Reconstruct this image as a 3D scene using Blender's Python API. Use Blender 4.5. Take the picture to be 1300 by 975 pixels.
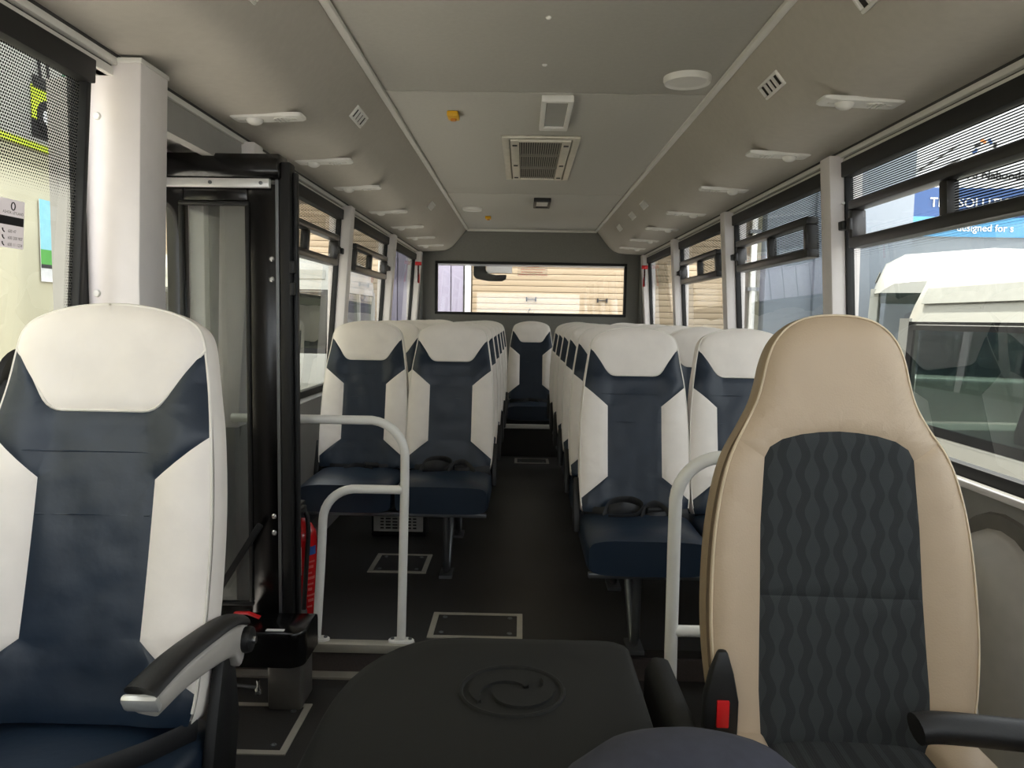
import bpy, bmesh, math, random
from mathutils import Vector, Matrix, noise
random.seed(7)
for o in list(bpy.data.objects): bpy.data.objects.remove(o)
S = bpy.context.scene
COL = S.collection
PI = math.pi

# ---------------------------------------------------------------- camera
cam_d = bpy.data.cameras.new('camera'); cam = bpy.data.objects.new('camera', cam_d); COL.objects.link(cam)
cam_d.sensor_width = 36.0; cam_d.lens = 977.0 / 1300 * 36.0; cam_d.clip_start = 0.02; cam_d.clip_end = 200
def cam_basis(F=977., vp=(664., 404.), roll=math.radians(1.0)):
    dx, dy = vp[0] - 650., vp[1] - 487.5
    c, s = math.cos(-roll), math.sin(-roll)
    ux, uy = c * dx - s * dy, s * dx + c * dy
    yaw = math.atan2(ux, math.hypot(F, uy)); pitch = math.atan2(uy, F)
    f = Vector((-math.sin(yaw), math.cos(yaw) * math.cos(pitch), math.sin(pitch))).normalized()
    r = f.cross(Vector((0, 0, 1))).normalized(); u = r.cross(f)
    c, s = math.cos(roll), math.sin(roll)
    return f, c * r + s * u, c * u - s * r
_f, _r, _u = cam_basis()
cam.matrix_world = Matrix(((_r.x, _u.x, -_f.x, -0.07), (_r.y, _u.y, -_f.y, 0.0), (_r.z, _u.z, -_f.z, 1.21), (0, 0, 0, 1)))
S.camera = cam

# ---------------------------------------------------------------- sky, sun, exposure
W = bpy.data.worlds.new('world'); S.world = W; W.use_nodes = True
bg = W.node_tree.nodes['Background']; bg.inputs[0].default_value = (0.93, 0.96, 1.0, 1); bg.inputs[1].default_value = 1.5
sun_d = bpy.data.lights.new('sun', 'SUN'); sun_d.energy = 7.0; sun_d.angle = math.radians(2); sun_d.color = (1.0, 0.95, 0.86)
sun = bpy.data.objects.new('sun', sun_d); COL.objects.link(sun)
sun.rotation_euler = Vector((-0.05, -0.55, -1.0)).to_track_quat('-Z', 'Y').to_euler(); sun.location = (0, 20, 25)
S.view_settings.view_transform = 'Standard'; S.view_settings.look = 'None'
S.view_settings.gamma = 1.0; S.view_settings.use_curve_mapping = False
S.view_settings.exposure = 1.8

# ---------------------------------------------------------------- materials
def lin(c):
    return tuple((x / 12.92 if x <= .04045 else ((x + .055) / 1.055) ** 2.4) for x in (v / 255. for v in c))
MATS = {}
def mat(name, rgb, rough=.5, metal=0, noise_amt=.06, noise_scale=20., bump=0., bump_scale=200., spec=.5, emit=None, coat=0, sheen=0):
    if name in MATS: return MATS[name]
    m = bpy.data.materials.new(name); m.use_nodes = True; MATS[name] = m
    nt = m.node_tree; b = nt.nodes['Principled BSDF']; L = nt.links.new
    b.inputs['Roughness'].default_value = rough; b.inputs['Metallic'].default_value = metal
    b.inputs['Specular IOR Level'].default_value = spec
    b.inputs['Coat Weight'].default_value = coat
    b.inputs['Sheen Weight'].default_value = sheen
    tc = nt.nodes.new('ShaderNodeTexCoord')
    nz = nt.nodes.new('ShaderNodeTexNoise'); nz.inputs['Scale'].default_value = noise_scale; nz.inputs['Detail'].default_value = 4
    L(tc.outputs['Object'], nz.inputs['Vector'])
    r = nt.nodes.new('ShaderNodeValToRGB'); c = lin(rgb)
    r.color_ramp.elements[0].position = .3; r.color_ramp.elements[1].position = .7
    r.color_ramp.elements[0].color = tuple(max(0, x * (1 - noise_amt)) for x in c) + (1,)
    r.color_ramp.elements[1].color = tuple(min(1, x * (1 + noise_amt)) for x in c) + (1,)
    L(nz.outputs['Fac'], r.inputs['Fac']); L(r.outputs['Color'], b.inputs['Base Color'])
    if bump > 0:
        n2 = nt.nodes.new('ShaderNodeTexNoise'); n2.inputs['Scale'].default_value = bump_scale; n2.inputs['Detail'].default_value = 3
        L(tc.outputs['Object'], n2.inputs['Vector'])
        bp = nt.nodes.new('ShaderNodeBump'); bp.inputs['Strength'].default_value = bump; bp.inputs['Distance'].default_value = .002
        L(n2.outputs['Fac'], bp.inputs['Height']); L(bp.outputs['Normal'], b.inputs['Normal'])
    if emit:
        b.inputs['Emission Color'].default_value = lin(rgb) + (1,); b.inputs['Emission Strength'].default_value = emit
    return m

def glass_mat(name, tint=(.62, .68, .66), pattern=None, z0=1.42, z1=1.52, pitch=.008, duty=.5, edge_y=None, refl=1.0):
    """window glass: tinted clear + mirror at grazing angles; printed ceramic shade (lines or dots) in the upper band"""
    m = bpy.data.materials.new(name); m.use_nodes = True; MATS[name] = m
    nt = m.node_tree; N = nt.nodes; L = nt.links.new
    for n in list(N): N.remove(n)
    out = N.new('ShaderNodeOutputMaterial')
    tr = N.new('ShaderNodeBsdfTransparent'); tr.inputs[0].default_value = tint + (1,)
    gl = N.new('ShaderNodeBsdfGlossy'); gl.inputs['Roughness'].default_value = .01; gl.inputs[0].default_value = (.9 * refl, .93 * refl, .95 * refl, 1)
    lw = N.new('ShaderNodeLayerWeight'); lw.inputs[0].default_value = .5
    pw = N.new('ShaderNodeMath'); pw.operation = 'POWER'; pw.inputs[1].default_value = 4.5; L(lw.outputs['Facing'], pw.inputs[0])
    ma = N.new('ShaderNodeMath'); ma.operation = 'MULTIPLY_ADD'; ma.inputs[1].default_value = .75; ma.inputs[2].default_value = .05; L(pw.outputs[0], ma.inputs[0])
    mx = N.new('ShaderNodeMixShader'); L(ma.outputs[0], mx.inputs[0]); L(tr.outputs[0], mx.inputs[1]); L(gl.outputs[0], mx.inputs[2])
    res = mx
    if pattern:
        tc = N.new('ShaderNodeTexCoord'); sp = N.new('ShaderNodeSeparateXYZ'); L(tc.outputs['Object'], sp.inputs[0])
        def mth(op, a, b=None):
            n = N.new('ShaderNodeMath'); n.operation = op
            for i, v in enumerate((a, b)):
                if v is None: continue
                if isinstance(v, (int, float)): n.inputs[i].default_value = v
                else: L(v, n.inputs[i])
            return n.outputs[0]
        fade = N.new('ShaderNodeMapRange'); fade.inputs['From Min'].default_value = z0; fade.inputs['From Max'].default_value = z1
        L(sp.outputs['Z'], fade.inputs['Value']); fz = fade.outputs[0]
        if edge_y is not None:
            fe = N.new('ShaderNodeMapRange'); fe.inputs['From Min'].default_value = edge_y - .045; fe.inputs['From Max'].default_value = edge_y - .01
            L(sp.outputs['Y'], fe.inputs['Value']); fz = mth('MAXIMUM', fz, fe.outputs[0])
        if pattern == 'lines':
            s = mth('FRACT', mth('DIVIDE', sp.outputs['Z'], pitch))
            tri = mth('ABSOLUTE', mth('SUBTRACT', s, .5))            # 0..0.5
            mask = mth('LESS_THAN', tri, mth('MULTIPLY', fz, duty * .5))
        else:
            zi = mth('DIVIDE', sp.outputs['Z'], pitch * .87); row = mth('FLOOR', zi)
            off = mth('MULTIPLY', mth('MODULO', row, 2), .5)
            a = mth('SUBTRACT', mth('FRACT', mth('ADD', mth('DIVIDE', sp.outputs['Y'], pitch), off)), .5)
            b = mth('SUBTRACT', mth('FRACT', zi), .5)
            d = mth('SQRT', mth('ADD', mth('MULTIPLY', a, a), mth('MULTIPLY', b, b)))
            mask = mth('LESS_THAN', d, mth('MULTIPLY', fz, duty))
        df = N.new('ShaderNodeBsdfDiffuse'); df.inputs[0].default_value = (.012, .013, .013, 1)
        m2 = N.new('ShaderNodeMixShader'); L(mask, m2.inputs[0]); L(mx.outputs[0], m2.inputs[1]); L(df.outputs[0], m2.inputs[2]); res = m2
    L(res.outputs[0], out.inputs[0])
    return m

ceil_m = mat('ceiling fabric', (182, 179, 171), .85, noise_amt=.03, noise_scale=60, bump=.25, bump_scale=500)
duct_m = mat('duct lining', (182, 176, 166), .8, noise_amt=.03, noise_scale=40, bump=.25, bump_scale=500)
trim_m = mat('grey trim', (214, 211, 204), .5, noise_amt=.02)
groove_m = mat('groove', (58, 56, 53), .8)
wallg_m = mat('grey wall panel', (150, 148, 144), .6, noise_amt=.03, bump=.1)
rearw_m = mat('rear wall carpet', (120, 119, 114), .9, noise_amt=.05, noise_scale=90, bump=.3, bump_scale=300)
pillar_m = mat('pillar panel', (224, 218, 216), .42, noise_amt=.02)
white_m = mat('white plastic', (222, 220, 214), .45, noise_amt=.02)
whitepaint_m = mat('white enamel tube', (242, 240, 234), .28, noise_amt=.02, coat=.3)
rubber_m = mat('black rubber', (13, 13, 14), .6, noise_amt=.1)
blackp_m = mat('black plastic', (22, 22, 23), .5, noise_amt=.1, bump=.15)
blackg_m = mat('black gloss paint', (9, 9, 10), .22, noise_amt=.1)
frame_m = mat('black aluminium frame', (30, 28, 26), .35, noise_amt=.1)
silver_m = mat('brushed aluminium', (222, 222, 220), .35, metal=.3, noise_amt=.05)
steel_m = mat('grey steel', (120, 122, 124), .4, metal=.8)
screw_m = mat('screw steel', (205, 205, 205), .25, metal=1)
nosing_m = mat('nosing aluminium', (178, 173, 160), .4, metal=.35)
floor_m = mat('dark vinyl floor', (40, 38, 36), .5, noise_amt=.18, noise_scale=160, bump=.25, bump_scale=400)
riser_m = mat('brown vinyl riser', (74, 66, 64), .55, noise_amt=.12, noise_scale=120)
vinylw_m = mat('ivory vinyl', (245, 237, 229), .48, noise_amt=.03, noise_scale=14, bump=.35, bump_scale=30)
navy_m = mat('navy vinyl', (23, 37, 53), .40, noise_amt=.08, noise_scale=12, bump=.45, bump_scale=26)
piping_m = mat('ivory piping', (238, 232, 222), .4)
beige_m = mat('beige leather', (192, 171, 146), .5, noise_amt=.03, noise_scale=14, bump=.2, bump_scale=300)
beigest_m = mat('beige stitching', (222, 206, 178), .6)
belt_m = mat('seat belt webbing', (20, 20, 23), .6, noise_amt=.2, noise_scale=300)
red_m = mat('red plastic', (205, 28, 32), .35)
redp_m = mat('red enamel', (186, 18, 22), .25, coat=.4)
yellow_m = mat('yellow plastic', (228, 172, 20), .4)
engine_m = mat('engine cover plastic', (15, 16, 14), .75, noise_amt=.12, noise_scale=300, bump=.5, bump_scale=700)
greypl_m = mat('grey moulded plastic', (178, 173, 166), .4, noise_amt=.05)
bluegrey_m = mat('blue grey cloth', (58, 60, 72), .9, noise_amt=.08, noise_scale=80)
lens_m = mat('lamp lens', (150, 150, 146), .2, noise_amt=.03)
dark_m = mat('dark cavity', (34, 33, 31), .9)
label_m = mat('label white', (225, 225, 222), .5)
labelb_m = mat('label blue', (40, 80, 150), .5)
ink_m = mat('black ink', (28, 26, 30), .7)
redink_m = mat('red ink', (206, 110, 98), .7)
whiteink_m = mat('white ink', (245, 245, 245), .6)
film_m = None
# exterior
ground_m = mat('concrete yard', (206, 202, 196), .9, noise_amt=.08, noise_scale=2)
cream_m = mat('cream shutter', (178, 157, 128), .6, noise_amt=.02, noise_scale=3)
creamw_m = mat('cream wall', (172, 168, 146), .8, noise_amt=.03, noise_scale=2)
lav_m = mat('lavender cladding', (158, 150, 166), .6, noise_amt=.02)
greyw_m = mat('grey cladding', (122, 130, 138), .6, noise_amt=.03)
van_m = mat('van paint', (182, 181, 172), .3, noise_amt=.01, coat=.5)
vangrey_m = mat('van grey stripe', (168, 168, 160), .45)
tyre_m = mat('tyre', (24, 24, 24), .8)
blue_m = mat('sign blue', (30, 66, 116), .5); lblue_m = mat('sign light blue', (74, 140, 182), .5)
signw_m = mat('sign white', (196, 198, 200), .5)
green_m = mat('poster green', (70, 140, 60), .6); dgreen_m = mat('poster dark green', (38, 84, 62), .6)
lime_m = mat('poster lime', (176, 192, 50), .6); teal_m = mat('poster teal', (120, 176, 190), .6)
pgrey_m = mat('poster grey', (150, 150, 146), .6); orange_m = mat('sign orange', (214, 120, 50), .5)
glass_clear = glass_mat('clear glass', (.92, .925, .92))
glass_line = glass_mat('side glass with printed lines', (.55, .565, .555), 'lines', 1.45, 1.56, .0075, .5)
glass_dot = glass_mat('side glass with printed dots', (.74, .755, .735), 'dots', 1.46, 1.53, .0075, .42, edge_y=1.885)
glass_door = glass_mat('door glass', (.78, .80, .79))
glass_van = glass_mat('dark van glass', (.30, .36, .34))

def film(name, rgb, clear):
    m = bpy.data.materials.new(name); m.use_nodes = True; N = m.node_tree.nodes; L = m.node_tree.links.new
    for n in list(N): N.remove(n)
    o = N.new('ShaderNodeOutputMaterial'); c = lin(rgb) + (1,)
    t = N.new('ShaderNodeBsdfTransparent'); a = N.new('ShaderNodeBsdfTranslucent'); a.inputs[0].default_value = c
    d = N.new('ShaderNodeBsdfDiffuse'); d.inputs[0].default_value = c
    x = N.new('ShaderNodeMixShader'); x.inputs[0].default_value = .35; L(a.outputs[0], x.inputs[1]); L(d.outputs[0], x.inputs[2])
    y = N.new('ShaderNodeMixShader'); y.inputs[0].default_value = clear; L(x.outputs[0], y.inputs[1]); L(t.outputs[0], y.inputs[2]); L(y.outputs[0], o.inputs[0])
    return m
# driver-seat fabric: dark weave with wavy lozenges
def fabric_mat():
    m = mat('charcoal wave fabric', (52, 56, 58), .85, noise_amt=.1, noise_scale=500, bump=.3, bump_scale=900)
    nt = m.node_tree; L = nt.links.new; b = nt.nodes['Principled BSDF']
    tc = nt.nodes.new('ShaderNodeTexCoord'); sp = nt.nodes.new('ShaderNodeSeparateXYZ'); L(tc.outputs['Object'], sp.inputs[0])
    def mth(op, a, b2=None, c=None):
        n = nt.nodes.new('ShaderNodeMath'); n.operation = op
        for i, v in enumerate((a, b2, c)):
            if v is None: continue
            if isinstance(v, (int, float)): n.inputs[i].default_value = v
            else: L(v, n.inputs[i])
        return n.outputs[0]
    pc = mth('DIVIDE', sp.outputs['X'], .034)
    col = mth('FLOOR', pc)
    tri = mth('ABSOLUTE', mth('SUBTRACT', mth('FRACT', pc), .5))
    wav = mth('SINE', mth('ADD', mth('MULTIPLY', sp.outputs['Z'], 2 * PI / .07), mth('MULTIPLY', col, PI)))
    st = mth('SUBTRACT', mth('ADD', mth('MULTIPLY', wav, .16), .25), tri)
    weave = mth('MULTIPLY', mth('SINE', mth('MULTIPLY', sp.outputs['Z'], 2 * PI / .0032)), mth('SINE', mth('MULTIPLY', sp.outputs['X'], 2 * PI / .0045)))
    f = mth('ADD', mth('MULTIPLY', mth('GREATER_THAN', st, .0), .55), mth('MULTIPLY', weave, .28))
    f = mth('ADD', f, .2)
    r = nt.nodes.new('ShaderNodeValToRGB')
    r.color_ramp.elements[0].color = lin((33, 36, 38)) + (1,); r.color_ramp.elements[1].color = lin((56, 60, 62)) + (1,)
    L(f, r.inputs['Fac']); L(r.outputs['Color'], b.inputs['Base Color'])
    return m
fabric_m = fabric_mat()

# ---------------------------------------------------------------- mesh helpers
class MB:
    def __init__(s): s.v = []; s.f = []
    def add(s, vs, fs):
        n = len(s.v); s.v += [tuple(p) for p in vs]; s.f += [tuple(i + n for i in f) for f in fs]; return s
    def box(s, c, d, rot=None):
        hx, hy, hz = d[0] / 2, d[1] / 2, d[2] / 2
        vs = [Vector((x, y, z)) for x in (-hx, hx) for y in (-hy, hy) for z in (-hz, hz)]
        if rot is not None: vs = [rot @ p for p in vs]
        vs = [p + Vector(c) for p in vs]
        return s.add(vs, [(0, 1, 3, 2), (4, 6, 7, 5), (0, 4, 5, 1), (2, 3, 7, 6), (0, 2, 6, 4), (1, 5, 7, 3)])
    def b2(s, x0, x1, y0, y1, z0, z1): return s.box(((x0 + x1) / 2, (y0 + y1) / 2, (z0 + z1) / 2), (x1 - x0, y1 - y0, z1 - z0))
    def quad(s, a, b, c, d): return s.add([a, b, c, d], [(0, 1, 2, 3)])
    def prism(s, poly, axis, a, b):
        """poly: 2-D points in the two other axes (in xyz order), extruded along axis from a to b"""
        def mk(p, t):
            l = list(p); l.insert('xyz'.index(axis), t); return l
        n = len(poly); vs = [mk(p, a) for p in poly] + [mk(p, b) for p in poly]
        fs = [tuple(range(n))[::-1], tuple(range(n, 2 * n))] + [(i, (i + 1) % n, n + (i + 1) % n, n + i) for i in range(n)]
        return s.add(vs, fs)
    def ring_loft(s, rings, cap0=True, cap1=True):
        n = len(rings[0]); vs = [p for r in rings for p in r]; fs = []
        for k in range(len(rings) - 1):
            for i in range(n):
                j = (i + 1) % n; fs.append((k * n + i, k * n + j, (k + 1) * n + j, (k + 1) * n + i))
        if cap0: fs.append(tuple(range(n))[::-1])
        if cap1: fs.append(tuple(range((len(rings) - 1) * n, len(rings) * n)))
        return s.add(vs, fs)
    def tube(s, path, r, seg=10, closed=False, flat=None):
        P = [Vector(p) for p in path]; n = len(P); rings = []; up = None
        for i in range(n):
            if closed: t = (P[(i + 1) % n] - P[i - 1])
            else: t = P[min(i + 1, n - 1)] - P[max(i - 1, 0)]
            t.normalize()
            if up is None:
                up = Vector((0, 0, 1)) if abs(t.z) < .9 else Vector((1, 0, 0))
            a = up - t * up.dot(t)
            if a.length < 1e-5: a = Vector((1, 0, 0)) - t * t.x
            a.normalize(); b = t.cross(a); up = a
            rx, ry = (r, r) if flat is None else flat
            rings.append([P[i] + a * (math.cos(2 * PI * k / seg) * rx) + b * (math.sin(2 * PI * k / seg) * ry) for k in range(seg)])
        if closed:
            rings.append(rings[0]); return s.ring_loft(rings, False, False)
        return s.ring_loft(rings)
    def lathe(s, prof, seg=20, o=(0, 0, 0), axis='z'):
        rings = []
        for r, h in prof:
            ring = []
            for k in range(seg):
                a = 2 * PI * k / seg; x, y = r * math.cos(a), r * math.sin(a)
                p = (x, y, h) if axis == 'z' else ((x, h, y) if axis == 'y' else (h, x, y))
                ring.append((p[0] + o[0], p[1] + o[1], p[2] + o[2]))
            rings.append(ring)
        return s.ring_loft(rings)
    def mesh(s, name, m, smooth=35, bevel=0, bseg=2):
        bm = bmesh.new(); vs = [bm.verts.new(p) for p in s.v]
        for f in s.f:
            try: bm.faces.new([vs[i] for i in f])
            except ValueError: pass
        bmesh.ops.recalc_face_normals(bm, faces=bm.faces[:])
        if bevel > 0:
            es = [e for e in bm.edges if len(e.link_faces) == 2 and e.calc_face_angle(0) > .5]
            bmesh.ops.bevel(bm, geom=es, offset=bevel, segments=bseg, profile=.5, affect='EDGES', clamp_overlap=True)
        me = bpy.data.meshes.new(name); bm.to_mesh(me); bm.free()
        if smooth:
            for p in me.polygons: p.use_smooth = True
            me.set_sharp_from_angle(angle=math.radians(smooth))
        me.materials.append(m); return me
    def build(s, name, m, parent=None, smooth=35, bevel=0, bseg=2, loc=None):
        o = bpy.data.objects.new(name, s.mesh(name, m, smooth, bevel, bseg)); COL.objects.link(o)
        if parent: o.parent = parent
        if loc: o.location = loc
        return o
def tag(o, label, cat, group=None, kind=None):
    o['label'] = label; o['category'] = cat
    if group: o['group'] = group
    if kind: o['kind'] = kind
    return o
def struct(o, label, cat='structure'): return tag(o, label, cat, kind='structure')
def empty(name, loc=(0, 0, 0), rz=0):
    o = bpy.data.objects.new(name, None); COL.objects.link(o); o.location = loc; o.rotation_euler = (0, 0, rz); o.empty_display_size = .1; return o
def copy_tree(o, parent=None):
    c = o.copy(); COL.objects.link(c); c.parent = parent
    for ch in list(o.children): copy_tree(ch, c)
    return c
def obj_from(name, me, parent=None):
    o = bpy.data.objects.new(name, me); COL.objects.link(o); o.parent = parent; return o
def arc(c, r, a0, a1, n, plane='xz'):
    out = []
    for i in range(n + 1):
        a = math.radians(a0 + (a1 - a0) * i / n); p = (r * math.cos(a), r * math.sin(a))
        out.append(Vector((c[0] + p[0], c[1], c[2] + p[1])) if plane == 'xz' else (Vector((c[0] + p[0], c[1] + p[1], c[2])) if plane == 'xy' else Vector((c[0], c[1] + p[0], c[2] + p[1]))))
    return out
def text_mesh(name, txt, size, m, parent, mtx, extrude=.0, align='LEFT'):
    cu = bpy.data.curves.new(name, 'FONT'); cu.body = txt; cu.size = size; cu.extrude = extrude; cu.align_x = align; cu.resolution_u = 3
    t = bpy.data.objects.new(name, cu); COL.objects.link(t)
    bpy.context.view_layer.update()
    me = bpy.data.meshes.new_from_object(t.evaluated_get(bpy.context.evaluated_depsgraph_get()))
    bpy.data.objects.remove(t); me.materials.clear(); me.materials.append(m)
    o = obj_from(name, me, parent); o.matrix_local = mtx; return o

# ================================================================ STRUCTURE
Y0, Y1 = -0.55, 7.75
def gx(z): return 1.165 - (z - 1.22) * .07          # half width of the glass plane
def ix(z): return 1.150 - (z - 1.22) * .07
ZL = -.11
# floor
struct(MB().b2(-1.2, 1.2, 2.75, Y1, -.06, 0).build('floor', floor_m), 'dark speckled vinyl main floor of the bus aisle', 'floor')
struct(MB().b2(-1.22, 1.22, Y0, 2.75, ZL - .05, ZL).build('floor_lower', floor_m), 'dark vinyl lower floor by the entrance', 'floor')
fr = struct(MB().b2(-1.2, 1.2, 2.735, 2.75, ZL, -.03).build('floor_step_riser', riser_m), 'brown vinyl riser below the main floor edge', 'step')
struct(MB().b2(-1.12, -.45, 2.725, 2.772, -.028, .006).build('trim_1', nosing_m, bevel=.004), 'pale aluminium nosing along the step edge under the handrail feet', 'nosing')
struct(MB().b2(-1.12, -.64, 2.685, 2.735, ZL, ZL + .008).build('trim_2', nosing_m), 'pale aluminium strip along the foot of the step', 'nosing')
# rear platform
struct(MB().b2(-1.15, 1.15, 6.68, Y1, 0, .255).build('floor_rear_platform', floor_m), 'dark platform under the rear bench seat', 'platform')
struct(MB().b2(-.9, .9, 6.66, 6.70, .25, .285).build('trim_3', white_m, bevel=.003), 'aluminium edge strip on the rear platform, its bright reflection painted white', 'edge strip')  # white colour paints in the bright reflection on the aluminium
# ceiling panels
ce = empty('ceiling', (0, 0, 2.08)); struct(ce, 'grey fabric ceiling of three flat panels', 'ceiling')
for a, b in ((Y0, 3.062), (3.072, 5.524), (5.534, 7.70)):
    o = MB().b2(-.64, .64, a, b, 0, .03).build('ceiling_panel', ceil_m, ce, bevel=.003)
MB().b2(-.66, .66, Y0, 7.72, .02, .05).build('ceiling_backing', groove_m, ce)
struct(MB().b2(-1.2, 1.2, Y0, Y1 + .05, 2.14, 2.17).build('ceiling_roof_skin', white_m), 'outer white roof skin of the bus', 'roof')
nn = 4
for s, side in ((-1, 'entrance'), (1, 'driver')):
    struct(MB().b2(min(s * .622, s * .648), max(s * .622, s * .648), Y0, 7.70, 2.066, 2.083).build('trim_%d' % nn, trim_m, bevel=.004), 'long pale strip between ceiling and %s side duct' % side, 'trim'); nn += 1
    prof = [(.64, 2.085), (.66, 2.05), (.70, 2.0), (.745, 1.945), (.78, 1.907), (.815, 1.882), (.86, 1.866), (.92, 1.859), (1.0, 1.855), (1.108, 1.85)]
    rings = []
    for y in (Y0, 7.70):
        rings.append([(s * x, y, z) for x, z in prof] + [(s * 1.16, y, 2.10)])
    struct(MB().ring_loft(rings).build('ceiling_duct', duct_m, smooth=50), 'beige padded air duct running above the %s side windows' % side, 'air duct')
    # header rails with two grooves
    for k, (a, b, z0, z1, m) in enumerate(((1.098, 1.106, 1.843, 1.852, groove_m), (1.100, 1.122, 1.826, 1.845, trim_m), (1.116, 1.124, 1.820, 1.828, groove_m), (1.112, 1.150, 1.800, 1.822, trim_m))):
        struct(MB().b2(min(s * a, s * b), max(s * a, s * b), Y0, 7.70, z0, z1).build('trim_%d' % nn, m, bevel=.002 if m is trim_m else 0), ('narrow dark groove' if m is groove_m else 'pale rail') + ' %s above the %s side windows' % (('next to the duct', 'under the duct', 'between the rails', 'right')[k], side), 'trim'); nn += 1
struct(MB().b2(-.64, .64, 7.685, 7.715, 2.06, 2.082).build('trim_%d' % nn, trim_m, bevel=.003), 'pale strip across the rear end of the ceiling', 'trim'); nn += 1

# side walls: lower panels + header + pillars
PILY = [2.95, 4.46, 5.97, 7.48]
def wall_side(s, name, label, y_from, pil):
    w = MB()
    poly = [(s * 1.16, ZL - .04), (s * 1.16, .70), (s * 1.148, .775), (s * 1.175, .785), (s * 1.21, .785), (s * 1.24, ZL - .04)]
    w.prism([(x, z) for x, z in poly], 'y', y_from, Y1)
    w.prism([(s * 1.125, 1.80), (s * 1.125, 2.16), (s * 1.2, 2.16), (s * 1.2, 1.80)], 'y', Y0, Y1)
    o = struct(w.build(name, wallg_m), label, 'wall')
    for y in pil:
        p = MB().prism([(s * ix(.78) - s * .045, .78), (s * ix(1.85) - s * .045, 1.835), (s * 1.19, 1.835), (s * 1.215, .78)], 'y', y, y + .095)
        p.build('pillar', pillar_m, o, bevel=.006)
    return o
wl = wall_side(-1, 'wall_left', 'grey lower wall with pale pillars on the entrance side', 2.93, [2.86] + PILY[1:])
wr = wall_side(1, 'wall_right', 'grey lower wall with pale pillars on the driver side', Y0, [1.42] + PILY)
MB().b2(-1.2, -1.08, 7.575, 7.75, .5, 1.84).build('corner_panel', rearw_m, wl); MB().b2(1.08, 1.2, 7.575, 7.75, .5, 1.84).build('corner_panel', rearw_m, wr)
for s, w in ((1, wr),):
    MB().b2(1.135, 1.150, 1.5, 7.5, .772, .79).build('sill_strip', pillar_m, w, bevel=.003)
MB().prism([(1.15, .77), (1.15, .93), (1.205, .945), (1.21, .77)], 'y', Y0, 1.43).build('raised_sill', wallg_m, wr)  # unseen sill raised to cut window light on the lower front
# small screw caps on pillars
for y, z in ((2.945, 1.66),): MB().lathe([(.001, 0), (.006, 0), (.006, .003), (.001, .004)], 10, (0, 0, 0), 'y').build('screw_cap', white_m, wr, loc=(1.12, y - .004, z))

# rear wall with window opening
rw = MB()
rx, rz0, rz1 = .945, 1.25, 1.755
rw.b2(-1.2, 1.2, Y1, Y1 + .06, 0, rz0); rw.b2(-1.2, 1.2, Y1, Y1 + .06, rz1, 2.17)
rw.b2(-1.2, -rx, Y1, Y1 + .06, rz0, rz1); rw.b2(rx, 1.2, Y1, Y1 + .06, rz0, rz1)
wre = struct(rw.build('wall_rear', rearw_m, smooth=0), 'dark grey lined rear wall around the rear window', 'wall')
def frame_rect(m, x0, x1, z0, z1, y0, y1, w, ax='y'):
    for a in ((x0, x1, z0, z0 + w), (x0, x1, z1 - w, z1), (x0, x0 + w, z0 + w, z1 - w), (x1 - w, x1, z0 + w, z1 - w)):
        if ax == 'y': m.b2(a[0], a[1], y0, y1, a[2], a[3])
        else: m.b2(y0, y1, a[0], a[1], a[2], a[3])
    return m
we = struct(empty('window_1', (0, Y1, 1.25)), 'wide rear window with clear glass and black rubber seal', 'window')
frame_rect(MB(), -rx - .012, rx + .012, -.012, rz1 - rz0 + .012, -.012, .05, .026).build('seal', rubber_m, we, bevel=.005)
MB().b2(-rx, rx, .03, .035, 0, rz1 - rz0).build('pane', glass_clear, we, smooth=0)
# front end behind the camera: wall, windscreen, dashboard
fw = MB(); fw.b2(-1.2, 1.2, Y0 - .06, Y0, ZL - .05, .9); fw.b2(-1.2, 1.2, Y0 - .06, Y0 + .12, 1.72, 2.17); fw.b2(-1.2, -1.1, Y0 - .06, Y0, .9, 1.98); fw.b2(1.1, 1.2, Y0 - .06, Y0, .9, 1.98)  # unseen header brought down low to shade the lower cabin front
struct(fw.build('wall_front', wallg_m, smooth=0), 'front wall of the bus around the windscreen', 'wall')
wf = struct(empty('window_2', (0, Y0 - .03, .9)), 'large windscreen at the front of the bus', 'window')
MB().b2(-1.1, 1.1, -.004, .004, 0, .82).build('pane', glass_clear, wf, smooth=0)
tag(MB().prism([(Y0 + .005, .4), (Y0 + .005, 1.13), (-.32, 1.15), (-.19, 1.14), (-.15, 1.07), (-.16, .45)], 'x', -1.1, 1.1).build('dashboard', blackp_m, bevel=.03), 'black dashboard below the windscreen', 'dashboard')  # unseen dash top raised to block windscreen light from the lower front

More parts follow.
